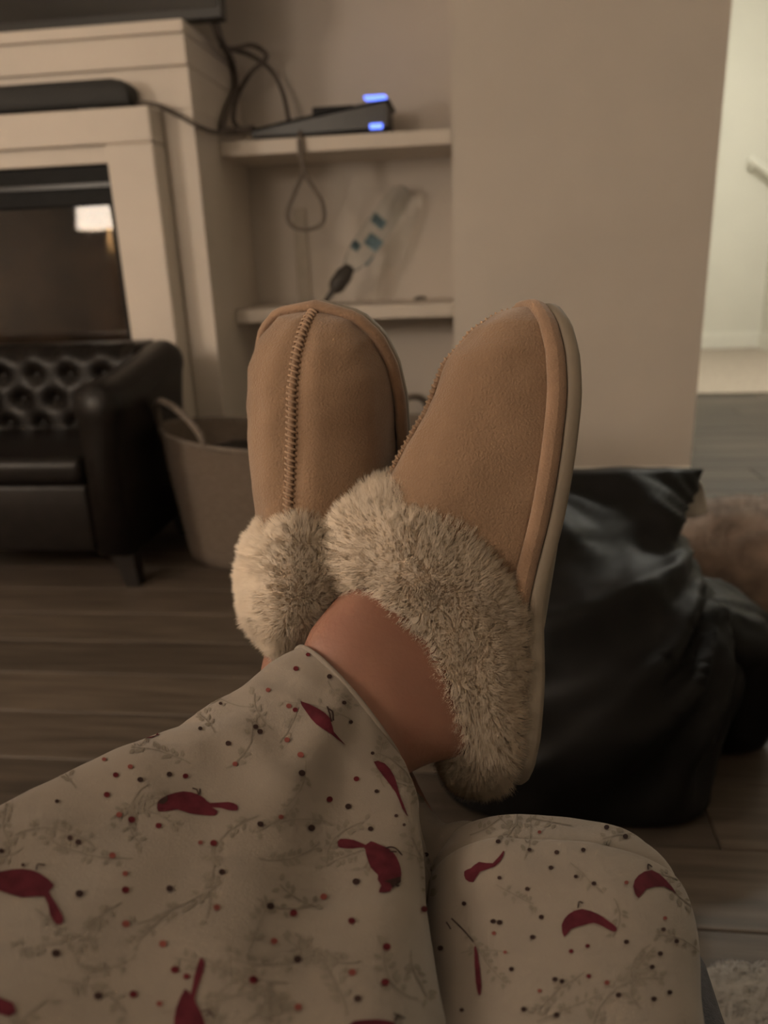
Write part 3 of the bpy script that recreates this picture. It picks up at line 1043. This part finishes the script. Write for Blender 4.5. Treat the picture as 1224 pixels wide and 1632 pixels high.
    make_fur('fur_pile', R, 120000, 0.0102, 'fur_strand', cuff, clumps=3000, width=0.00018, jitter=0.14, local=True, clump_pull=0.34, seed=seed+10,
             flow=lambda P: np.tile(np.array([0.10, 0, 0.0]), (len(P), 1)))
    return root


def cam_vec(v):
    return _r*v[0]+_u*v[1]+_b*v[2]


def place(root, T, U, origin):
    T = cam_vec(T); T /= np.linalg.norm(T)
    U = cam_vec(U); U = U-T*(U @ T); U /= np.linalg.norm(U)
    Lf = np.cross(U, T)
    root.matrix_world = Matrix(((T[0], Lf[0], U[0], origin[0]), (T[1], Lf[1], U[1], origin[1]), (T[2], Lf[2], U[2], origin[2]), (0, 0, 0, 1)))
    return np.stack([T, Lf, U], 1), np.asarray(origin, float)


slA = empty('slipper', (0, 0, 0), 'tan suede slipper seen side-on, its cream fur cuff around the bare ankle', 'slipper', 'fur-cuffed slippers')
make_slipper(slA, -1, 1.0, 0.9)
slB = empty('slipper', (0, 0, 0), 'tan suede slipper seen from the top with centre seam, behind the other slipper', 'slipper', 'fur-cuffed slippers')
make_slipper(slB, 1, 5.0, 0.75)
MA, OA = place(slA, (0.085, 0.995, -0.02), (-0.985, 0.08, 0.09), dep(830, 1244, 0.497))
toeB = dep(570, 1122, 0.595)+0.3*cam_vec((-0.01, 0.962, 0.27))
MB_T, MB_U = np.array((-0.01, 0.905, 0.425)), (-0.30, -0.40, 0.86)
MB, OB = place(slB, MB_T, MB_U, toeB-0.3*cam_vec(MB_T/np.linalg.norm(MB_T)))


def locA(p):
    return OA+MA @ np.asarray(p, float)


def locB(p):
    return OB+MB @ np.asarray(p, float)


# ================================================================== PERSON
hip = np.array([-0.02, -0.18, 0.50])
pers = empty('person', (float(hip[0]), float(hip[1]), 0.0), 'person in bird print pajama pants with crossed ankles, wearing the tan slippers', 'person')


def ring_loft(stations, k=64, n=90, sup=2.2):
    """stations: (centre, half width vector, thickness semi-axis); rings kept square to the path"""
    C = np.array([s[0] for s in stations], float)
    Wd = np.array([s[1] for s in stations], float)
    Th = np.array([[s[2]] for s in stations], float)
    C, Wd, Th = spline(C, n), spline(Wd, n), spline(Th, n)[:, 0]
    T = np.gradient(C, axis=0)
    T /= np.linalg.norm(T, axis=1)[:, None]
    rings = []
    for i in range(n):
        hw = np.linalg.norm(Wd[i])
        wd = Wd[i]-T[i]*(Wd[i] @ T[i])
        wd /= np.linalg.norm(wd)
        th = np.cross(T[i], wd)
        a = np.arange(k)*2*math.pi/k
        e = 2.0/sup
        ca, sa = np.cos(a), np.sin(a)
        rings.append(C[i]+hw*(np.sign(ca)*np.abs(ca)**e)[:, None]*wd+Th[i]*(np.sign(sa)*np.abs(sa)**e)[:, None]*th)
    return np.array(rings)


def sil(pl, pr, d, th):
    a, b = dep(*pl, d), dep(*pr, d)
    return ((a+b)/2, (b-a)/2, th)


def sil3(pl, pr, d, th, shift=(0, 0)):
    """centre, half width, thickness vector for a section whose outline runs from pl to pr"""
    a, b = dep(*pl, d), dep(*pr, d)
    c = (a+b)/2
    t = CAM-c
    t = t/np.linalg.norm(t)*th + (_r*shift[0]-_u*shift[1])*d/F
    return (c, (b-a)/2, t)


def loft3(stations, k=64, n=90, sup=2.2):
    C = spline(np.array([s[0] for s in stations], float), n)
    Wd = spline(np.array([s[1] for s in stations], float), n)
    Th = spline(np.array([s[2] for s in stations], float), n)
    a = np.arange(k)*2*math.pi/k
    e = 2.0/sup
    ca, sa = np.cos(a), np.sin(a)
    ca = np.sign(ca)*np.abs(ca)**e
    sa = np.sign(sa)*np.abs(sa)**e
    return np.array([C[i]+ca[:, None]*Wd[i]+sa[:, None]*Th[i] for i in range(n)])


# ---- pajama legs
left_st = [sil3((476, 1033), (640, 1243), .455, .037, (20, -14)),
           sil3((440, 1052), (650, 1275), .448, .039, (24, -10)),
           sil3((350, 1108), (672, 1335), .430, .044, (22, -4)),
           sil3((235, 1176), (712, 1425), .405, .050, (14, 0)),
           sil3((100, 1250), (752, 1510), .378, .056, (8, 0)),
           sil3((-30, 1322), (790, 1600), .350, .062),
           sil3((-240, 1440), (825, 1790), .310, .068),
           sil3((-480, 1640), (845, 2120), .265, .070)]
kn = (left_st[-1][0])
thigh = [(kn+np.array([0.0, -0.07, -0.03]), np.array([0.12, 0.02, -0.02]), np.array([0, -0.03, .075])),
         (np.array([-0.12, -0.05, 0.455]), np.array([0.095, 0.02, 0.0]), np.array([0, 0.0, .08])),
         (np.array([-0.12, -0.19, 0.46]), np.array([0.09, 0.0, 0.0]), np.array([0, 0.0, .085]))]
RL = loft3(left_st+thigh, 96, 180, 2.15)
right_st = [(np.array([0.085, -0.18, 0.46]), np.array([0.09, 0, 0]), .09),
            (np.array([0.09, -0.03, 0.455]), np.array([0.09, 0, 0]), .085),
            sil((600, 2100), (1140, 2100), .262, .070),
            sil((640, 1800), (1118, 1800), .315, .066),
            sil((660, 1632), (1105, 1632), .350, .062),
            sil((672, 1500), (1092, 1500), .385, .058),
            sil((680, 1450), (1078, 1445), .402, .050),
            sil((690, 1412), (1064, 1400), .412, .042),
            sil((710, 1385), (1040, 1374), .420, .031),
            sil((725, 1376), (1024, 1364), .425, .016),
            sil((745, 1372), (1004, 1360), .427, .006)]
RR = ring_loft(right_st, 96, 130, 2.5)
shin_st = [(dep(840, 1450, .425), np.array([0.0, 0, 0.034]), .034),
           (dep(710, 1415, .450), np.array([0.02, 0, 0.034]), .036),
           (dep(625, 1320, .480), (dep(690, 1310, .48)-dep(560, 1330, .48))*0.5, .034),
           (dep(530, 1130, .535), (dep(590, 1120, .53)-dep(480, 1140, .53))*0.5, .034)]
RS = ring_loft(shin_st, 64, 50, 2.1)

def wrinkle(R, amp, seed, ridge=None):
    V, Fc = loft(R, True)
    V = np.array(V)
    N = vnormals(V, Fc)
    k = R.shape[1]
    n = R.shape[0]
    out = V.copy()
    for idx in range(len(V)):
        p = V[idx]
        i, j = idx//k, idx % k
        e = min(1.0, 0.25+6.0*i/n) if ridge else 1.0
        q = p+0.03*np.array([nz(p, 9, 1), nz(p, 9, 4), nz(p, 9, 8)])
        d = e*amp*(nz(q, 11, seed)*1.0 + 0.5*(0.5-abs(nz(q, 20, seed+4))*1.6) + 0.22*nz(q, 45, seed+9))
        if ridge:
            d += ridge(i/(n-1), j/k)
        out[idx] = p+N[idx]*d
    return out, Fc
def left_ridge(t, a):
    # two soft folds running down the shin
    def g(c, w):
        x = (a-c+0.5) % 1-0.5
        return math.exp(-(x/w)**2)
    fade = min(1, t*5)*max(0, min(1, (0.75-t)*5))
    return fade*(0.013*g(0.15+0.05*t, 0.04)-0.013*g(0.075+0.05*t, 0.04)+0.004*g(0.30-0.1*t, 0.02)-0.003*g(0.26-0.1*t, 0.02))
VL, FL = wrinkle(RL, 0.0065, 2.0, left_ridge)
VR, FR = wrinkle(RR, 0.0026, 6.0)
VS, FS = wrinkle(RS, 0.004, 9.0)
# make normals face outward
def outward(V, Fc, R):
    N = vnormals(V, Fc)
    C = np.repeat(R.mean(1), R.shape[1], 0)
    return [f[::-1] for f in Fc] if ((V-C)*N).sum() < 0 else Fc
FL, FR, FS = outward(VL, FL, RL), outward(VR, FR, RR), outward(VS, FS, RS)
hp = sphere(hip+np.array([0, -0.03, 0.02]), 0.17, 32, (1.1, 0.75, 0.75))
pants = mesh_obj('pajama_pants', *join((VL, FL), (VR, FR), (VS, FS), hp), 'cotton', pers)
# hem band at the visible ankle
hem = []
Rl2 = VL.reshape(RL.shape)
hem_path = Rl2[1]
mesh_obj('hem', *tube(hem_path, 0.0016, 6, closed=True), 'cotton', pants)

# ---- skin: legs and feet, welded into one surface
def seg(pts, k=28, n=40):
    """pts: (centre, radius, radius2, side vector)"""
    return ring_loft([(p[0], np.array(p[3])*p[1], p[2]) for p in pts], k, n, 2.05)
def inner(i_, f):
    c = RL[i_].mean(0)
    return (c, (RL[i_][0]-c)*f, (RL[i_][24]-c)*f)
skin_parts = []
ank = [sil3((655, 905), (815, 1130), .487, .026), sil3((612, 902), (788, 1172), .480, .029), sil3((560, 930), (738, 1206), .470, .032, (6, -5)), sil3((522, 968), (690, 1216), .462, .033, (8, -6)), sil3((490, 1010), (655, 1232), .456, .032, (8, -6)),
       inner(10, .86), inner(30, .8), inner(55, .7), inner(90, .6), inner(125, .6), inner(150, .7), inner(176, .7)]
skin_parts.append(loft(loft3(ank, 40, 120, 2.05), True, True, True))
skin_parts.append(sphere(locA((0.062, 0.0, 0.075))+MA @ np.array([0.012, -0.028, 0.0]), 0.013, 14))
for loc in (locA, locB):
    sv = (loc((0, 1, 0))-loc((0, 0, 0)))
    skin_parts.append(loft(seg([(loc((0.012, 0, 0.035)), .020, .016, sv), (loc((0.05, 0, 0.045)), .030, .028, sv), (loc((0.11, 0, 0.055)), .033, .034, sv), (loc((0.17, 0, 0.046)), .038, .026, sv),
                                (loc((0.23, 0, 0.036)), .038, .017, sv), (loc((0.27, 0, 0.032)), .030, .011, sv)]), True, True, True))
sB = MB @ np.array([0.0, 1.0, 0])
skin_parts.append(loft(seg([(locB((0.055, 0, 0.04)), .032, .034, sB), (locB((0.065, 0, 0.10)), .034, .038, sB), (RS[-2].mean(0), .032, .034, sB), (RS[-24].mean(0), .026, .026, sB), (RS[4].mean(0), .026, .026, sB),
                            (RR[70].mean(0), .035, .03, np.array([1, 0, 0])), (RR[30].mean(0), .06, .055, np.array([1, 0, 0])), (hip, .07, .07, np.array([1, 0, 0]))]), True, True, True))
skin_parts.append(sphere(hip, 0.10, 20, (1.2, 0.8, 0.8)))
body = mesh_obj('body', *join(*skin_parts), 'skin', pers)
rm = body.modifiers.new('weld', 'REMESH')
rm.mode = 'VOXEL'
rm.voxel_size = 0.0042
rm.use_smooth_shade = True
smo = body.modifiers.new('smooth', 'SMOOTH')
smo.iterations = 8
smo.factor = 0.5

# ---- the print: birds, berries and twigs lying on the cloth
BV = BVHTree.FromPolygons([tuple(v) for v in list(VL)+list(VR)+list(VS)],
                          [list(f) for f in FL]+[[i+len(VL) for i in f] for f in FR]+[[i+len(VL)+len(VR) for i in f] for f in FS])


def to_cloth(x, y, off):
    d = ray(x, y)
    d = d/np.linalg.norm(d)
    h = BV.ray_cast(Vector(CAM), Vector(d))
    if h[0] is None:
        return None
    n = h[1]
    if n.dot(Vector(d)) > 0:
        n = -n
    return np.array(h[0]+n*off)


def print_mesh(tris, off, maxe=7.0):
    V, Fc = [], []
    stack = list(tris)
    cache = {}
    def vid(p):
        key = (round(p[0], 2), round(p[1], 2))
        if key not in cache:
            q = to_cloth(p[0], p[1], off)
            if q is None:
                cache[key] = -1
            else:
                cache[key] = len(V)
                V.append(q)
        return cache[key]
    while stack:
        t = stack.pop()
        e = [math.dist(t[i], t[(i+1) % 3]) for i in range(3)]
        m_ = max(range(3), key=lambda i: e[i])
        if e[m_] > maxe:
            a, b, c = t[m_], t[(m_+1) % 3], t[(m_+2) % 3]
            mid = ((a[0]+b[0])/2, (a[1]+b[1])/2)
            stack += [(a, mid, c), (mid, b, c)]
            continue
        ids = [vid(p) for p in t]
        if min(ids) < 0:
            continue
        P = [V[i] for i in ids]
        if max(np.linalg.norm(P[i]-P[(i+1) % 3]) for i in range(3)) > 0.02:
            continue
        Fc.append(ids)
    return V, Fc


def fill(poly):
    P = [Vector((p[0], p[1], 0)) for p in poly]
    return [tuple((P[i].x, P[i].y) for i in t) for t in tessellate_polygon([P])]


def rounded(poly, n=3):
    P = np.array(poly, float)
    m_ = len(P)
    Q = np.concatenate([P[-1:], P, P[:2]])
    out = []
    for i in range(m_):
        p0, p1, p2, p3 = Q[i], Q[i+1], Q[i+2], Q[i+3]
        for u in np.arange(n)/n:
            out.append(0.5*((2*p1)+(-p0+p2)*u+(2*p0-5*p1+4*p2-p3)*u**2+(-p0+3*p1-3*p2+p3)*u**3))
    return [tuple(o) for o in out]


def zz(pts, s, ox, oy):
    return [(ox+x*s, oy+y*s) for x, y in pts]


S3 = 220/1224; S4 = 180/1224; S1 = 420/1085; S2 = 440/1136; S8 = 524/1224
birds = [
    zz([(170, 350), (180, 415), (290, 405), (345, 395), (450, 430), (560, 445), (680, 450), (705, 410), (652, 378), (740, 385), (800, 403), (878, 405), (878, 360), (800, 330), (640, 340), (590, 300), (520, 260), (400, 235), (260, 270), (190, 310)], S3, 220, 1220),
    zz([(425, 325), (480, 285), (580, 325), (680, 370), (760, 460), (800, 580), (803, 690), (720, 760), (690, 830), (570, 842), (592, 770), (555, 700), (560, 650), (480, 570), (430, 420), (408, 352), (280, 364), (150, 355), (120, 310), (150, 258), (300, 272)], S4, 520, 1300),
    zz([(-90, 1040), (0, 1010), (90, 998), (160, 1015), (222, 1065), (200, 1092), (235, 1150), (260, 1200), (255, 1222), (232, 1226), (205, 1185), (183, 1112), (90, 1116), (0, 1088), (-90, 1070)], S1, 0, 1000),
    zz([(825, 1362), (842, 1390), (825, 1450), (800, 1530), (820, 1575), (845, 1640), (840, 1720), (770, 1760), (715, 1720), (715, 1640), (725, 1570), (762, 1490), (785, 1515), (800, 1440)], S1, 0, 1000),
    zz([(598, 458), (655, 445), (715, 378), (650, 402)], S1, 0, 1000),
    zz([(255, 305), (330, 338), (375, 375), (390, 430), (440, 487), (380, 440), (320, 400), (280, 350)], S2, 380, 1000),
    zz([(555, 555), (600, 562), (640, 615), (662, 690), (697, 782), (672, 745), (648, 685), (600, 620)], S2, 380, 1000),
    zz([(95, 490), (120, 478), (150, 455), (200, 460), (240, 413), (238, 436), (208, 472), (152, 492), (128, 530), (100, 520)], S8, 700, 1180),
    zz([(455, 690), (480, 650), (530, 630), (592, 650), (625, 672), (660, 700), (650, 716), (610, 696), (575, 682), (540, 690), (490, 705), (465, 735)], S8, 700, 1180),
    zz([(720, 545), (740, 505), (790, 485), (840, 520), (880, 572), (835, 546), (770, 555), (740, 590)], S8, 700, 1180),
    zz([(450, 1640), (520, 1617), (610, 1620), (650, 1645), (620, 1720), (520, 1740)], S2, 380, 1000),
    zz([(972, 1320), (986, 1340), (1002, 1480), (992, 1520), (978, 1460)], S2, 380, 1000),
    # beyond the frame
    [(-210, 1560), (-150, 1520), (-80, 1530), (-40, 1575), (20, 1600), (15, 1622), (-60, 1600), (-150, 1600)],
    [(480, 1780), (540, 1740), (600, 1760), (620, 1810), (680, 1850), (660, 1862), (600, 1830), (520, 1830)],
    [(880, 1740), (930, 1700), (990, 1720), (1010, 1760), (1050, 1800), (1000, 1780), (920, 1790)],
]
masks = [zz([(620, 725), (800, 672), (800, 730), (765, 760), (790, 770), (765, 785), (740, 765), (715, 805), (690, 745)], S4, 520, 1300),
         zz([(172, 345), (195, 308), (255, 275), (262, 320), (225, 350)], S3, 220, 1220),
         zz([(1010, 1), (1011, 1), (1011, 2)], 1, -5000, 0)]
lines = [zz([(640, 365), (700, 352), (760, 375), (815, 440)], S4, 520, 1300), zz([(680, 400), (760, 405)], S4, 520, 1300),
         zz([(535, 270), (520, 225), (480, 210)], S3, 220, 1220), zz([(545, 265), (550, 215)], S3, 220, 1220),
         zz([(380, 390), (368, 335), (362, 330)], S2, 380, 1000), zz([(388, 385), (385, 350), (365, 335)], S2, 380, 1000),
         zz([(880, 1200), (925, 1245), (970, 1298)], S2, 380, 1000), zz([(860, 1215), (878, 1245)], S2, 380, 1000),
         zz([(830, 1585), (860, 1582), (880, 1608)], S1, 0, 1000), zz([(845, 1600), (865, 1595), (855, 1575)], S1, 0, 1000),
         zz([(150, 1005), (155, 980), (185, 985)], S1, 0, 1000), zz([(640, 1625), (650, 1600), (680, 1612)], S2, 380, 1000),
         zz([(655, 1605), (635, 1590)], S2, 380, 1000), zz([(775, 485), (775, 465), (790, 475)], S8, 700, 1180), zz([(515, 628), (520, 605), (535, 610)], S8, 700, 1180)]
D1 = [(940, 480, 12, 'd'), (968, 565, 11, 'l'), (697, 608, 12, 'd'), (763, 615, 12, 'r'), (577, 630, 12, 'd'), (537, 577, 11, 'l'), (477, 611, 12, 'r'), (440, 692, 13, 'r'), (235, 720, 9, 'd'),
      (541, 795, 15, 'r'), (490, 775, 13, 'l'), (653, 820, 13, 'r'), (880, 892, 15, 'r'), (288, 870, 12, 'd'), (322, 888, 13, 'd'), (462, 943, 14, 'l'), (515, 1018, 12, 'l'), (914, 1012, 14, 'd'),
      (327, 1101, 17, 'd'), (516, 1085, 16, 'r'), (698, 1080, 15, 'd'), (892, 1158, 14, 'l'), (517, 1225, 16, 'l'), (671, 1307, 16, 'l'), (230, 1346, 18, 'd'), (720, 1413, 17, 'r'), (768, 1441, 14, 'r'),
      (1043, 1455, 17, 'r'), (403, 1521, 18, 'd'), (548, 1515, 17, 'r'), (656, 1553, 13, 'l'), (5, 925, 12, 'd'), (95, 983, 9, 'd'), (430, 547, 9, 'l'), (825, 420, 9, 'd'), (820, 333, 7, 'd'), (910, 316, 7, 'd'), (965, 244, 9, 'l'), (1070, 812, 12, 'd'), (825, 890, 10, 'l')]
D2 = [(237, 172, 11, 'r'), (374, 204, 11, 'd'), (287, 115, 9, 'r'), (123, 260, 10, 'l'), (208, 325, 11, 'l'), (234, 341, 11, 'r'), (200, 466, 12, 'l'), (70, 412, 11, 'd'), (88, 432, 12, 'd'), (255, 527, 13, 'l'),
      (259, 602, 14, 'd'), (485, 626, 12, 'r'), (373, 710, 14, 'r'), (451, 740, 13, 'd'), (90, 813, 13, 'd'), (298, 827, 15, 'd'), (543, 832, 11, 'd'), (568, 677, 9, 'd'), (174, 783, 11, 'l'), (484, 1050, 15, 'd'),
      (350, 1113, 15, 'l'), (225, 1180, 16, 'r'), (130, 1151, 16, 'd'), (465, 1212, 15, 'r'), (760, 1160, 14, 'r'), (144, 1295, 15, 'l'), (608, 1318, 17, 'r'), (242, 1371, 17, 'd'), (835, 1322, 12, 'd'), (467, 1424, 16, 'l'),
      (601, 1464, 17, 'r'), (60, 1453, 18, 'r'), (489, 1531, 16, 'd'), (244, 1566, 16, 'l'), (769, 936, 10, 'd'), (931, 1140, 10, 'd'), (1050, 1213, 11, 'd'), (1075, 1217, 11, 'd'), (1052, 1262, 9, 'l'), (433, 310, 9, 'd'), (460, 390, 9, 'd'), (550, 520, 8, 'd'),
      (922, 1578, 10, 'd'), (680, 815, 7, 'd'), (648, 778, 8, 'd')]
D8 = [(623, 327, 10, 'd'), (692, 361, 10, 'd'), (536, 411, 9, 'd'), (437, 420, 9, 'd'), (336, 411, 8, 'd'), (415, 477, 9, 'd'), (373, 345, 7, 'l'), (508, 510, 8, 'd'), (575, 536, 9, 'd'), (328, 556, 9, 'd'), (225, 515, 8, 'd'), (94, 609, 8, 'd'),
      (380, 661, 10, 'd'), (200, 677, 9, 'd'), (225, 682, 10, 'd'), (347, 736, 10, 'd'), (551, 769, 9, 'r'), (490, 788, 9, 'r'), (695, 753, 10, 'd'), (269, 855, 10, 'd'), (820, 796, 10, 'd'), (790, 846, 10, 'd'), (880, 749, 9, 'd'), (832, 706, 9, 'd'), (838, 664, 8, 'l'),
      (430, 893, 10, 'd'), (456, 900, 10, 'd'), (555, 881, 9, 'r'), (623, 905, 10, 'l'), (666, 951, 11, 'd'), (855, 940, 10, 'd'), (797, 965, 11, 'd'), (315, 1005, 11, 'd'), (436, 1026, 11, 'd'), (373, 936, 8, 'l'), (205, 722, 8, 'l'), (246, 792, 7, 'l'), (695, 532, 8, 'l'), (220, 380, 9, 'd')]
berries = [(x*S1, 1000+y*S1, r*S1, c) for x, y, r, c in D1]+[(380+x*S2, 1000+y*S2, r*S2, c) for x, y, r, c in D2]+[(700+x*S8, 1180+y*S8, r*S8, c) for x, y, r, c in D8]
rp = random.Random(5)
for _ in range(120):
    x, y = rp.uniform(-700, 1300), rp.uniform(1350, 2500)
    if -20 < x < 1240 and y < 1650:
        continue
    berries.append((x, y, rp.uniform(5, 7.5)*(1+max(0, y-1632)/900), rp.choice('dddrrl')))
for b in birds:
    V, Fc = print_mesh(fill(rounded(b, 2)), 0.0005)
    if Fc:
        mesh_obj('bird_print', V, Fc, 'print_red', pants)
T = []
for b in masks[:2]:
    T += fill(b)
def stroke(pts, wd):
    out = []
    P = spline(np.array(pts), max(4, len(pts)*3)) if len(pts) > 2 else np.array(pts, float)
    for i in range(len(P)-1):
        d = P[i+1]-P[i]
        n = np.array([-d[1], d[0]])/(np.linalg.norm(d)+1e-9)*wd/2
        a, b, c, e = P[i]+n, P[i]-n, P[i+1]-n, P[i+1]+n
        out += [(tuple(a), tuple(b), tuple(c)), (tuple(a), tuple(c), tuple(e))]
    return out
for l in lines:
    T += stroke(l, 2.2)
mesh_obj('bird_marks', *print_mesh(T, 0.0007), 'print_dark', pants)['kind'] = 'stuff'
def disc(x, y, r, n=10, sq=0.9):
    c = [(x+r*math.cos(a), y+r*sq*math.sin(a)) for a in np.arange(n)*2*math.pi/n]
    return [((x, y), c[i], c[(i+1) % n]) for i in range(n)]
for key, mt in (('d', 'print_dark'), ('r', 'print_berry'), ('l', 'print_berry_light')):
    T = []
    for x, y, r, c in berries:
        if c == key:
            T += disc(x, y, max(2.6, r))
    mesh_obj('berry_print', *print_mesh(T, 0.0006, 9), mt, pants)['kind'] = 'stuff'
# twigs with paired leaves
T = []
def leaf(x, y, a, l, wd):
    c, s = math.cos(a), math.sin(a)
    pts = [(0, 0), (0.3*l, wd), (0.7*l, 0.8*wd), (l, 0), (0.7*l, -0.8*wd), (0.3*l, -wd)]
    P = [(x+px*c-py*s, y+px*s+py*c) for px, py in pts]
    return [(P[0], P[i], P[i+1]) for i in range(1, 5)]
tw = random.Random(21)
placed = []
def twig(x, y, a, L, sc):
    out = []
    P = [(x, y)]
    n = max(5, int(L/(11*sc)))
    cur = tw.uniform(-0.12, 0.12)
    for i in range(n):
        a += cur+tw.uniform(-0.12, 0.12)
        x += math.cos(a)*11*sc
        y += math.sin(a)*9*sc
        P.append((x, y))
        if i > 0 and tw.random() < 0.8:
            for sd in (-1, 1):
                if tw.random() < 0.6:
                    la = a+sd*tw.uniform(0.6, 1.2)
                    st = tw.uniform(3, 7)*sc
                    lx_, ly_ = x+math.cos(la)*st, y+math.sin(la)*st
                    out.extend(leaf(lx_, ly_, la, tw.uniform(11, 17)*sc, tw.uniform(3.0, 4.6)*sc))
    out.extend(stroke(P, 2.3*sc))
    return out
for _ in range(1500):
    x, y = tw.uniform(-500, 1250), tw.uniform(1020, 2200)
    if any(math.dist((x, y), q) < 58*(0.7+0.55*max(0, min(2, (y-1000)/640))) for q in placed):
        continue
    placed.append((x, y))
    sc = 0.55+0.5*max(0, min(2.2, (y-1030)/600))
    if x > 700 and y < 1632:
        sc = 0.72
    T += twig(x, y, tw.uniform(0, 6.28), tw.uniform(90, 190)*sc, sc)
mesh_obj('twig_print', *print_mesh(T, 0.0003, 12), 'print_twig', pants)['kind'] = 'stuff'

# ================================================================== SEAT UNDER THE LEGS
rc = empty('recliner', (-0.08, -0.3, 0), 'grey upholstered recliner seat under the bird print pajama legs', 'recliner')
SXR = 0.136
V, Fc = box_data((-0.36, -0.62, 0.20), (SXR, 0.385, 0.362), 0.022, 5)
mesh_obj('seat_cushion', V, Fc, 'grey_upholstery', rc)
box('seat_base', (-0.35, -0.62, 0.05), (SXR-0.01, 0.33, 0.199), 'grey_upholstery', rc, 0.01, True)
V, Fc = box_data((-0.36, -0.80, 0.05), (SXR, -0.6205, 1.05), 0.05, 5)
mesh_obj('backrest', V, Fc, 'grey_upholstery', rc)
V, Fc = box_data((-0.52, -0.62, 0.05), (-0.3605, 0.28, 0.64), 0.045, 5)
mesh_obj('shade_armrest', V, Fc, 'grey_upholstery', rc)  # unseen armrest, added to shade the lower pajama legs from the side lamp
for xx in (-0.32, SXR-0.05):
    for yy in (-0.55, 0.20):
        mesh_obj('leg', *lathe([(0.022, 0), (0.028, 0.05)], xx, yy, 14), 'dark_wood', rc)
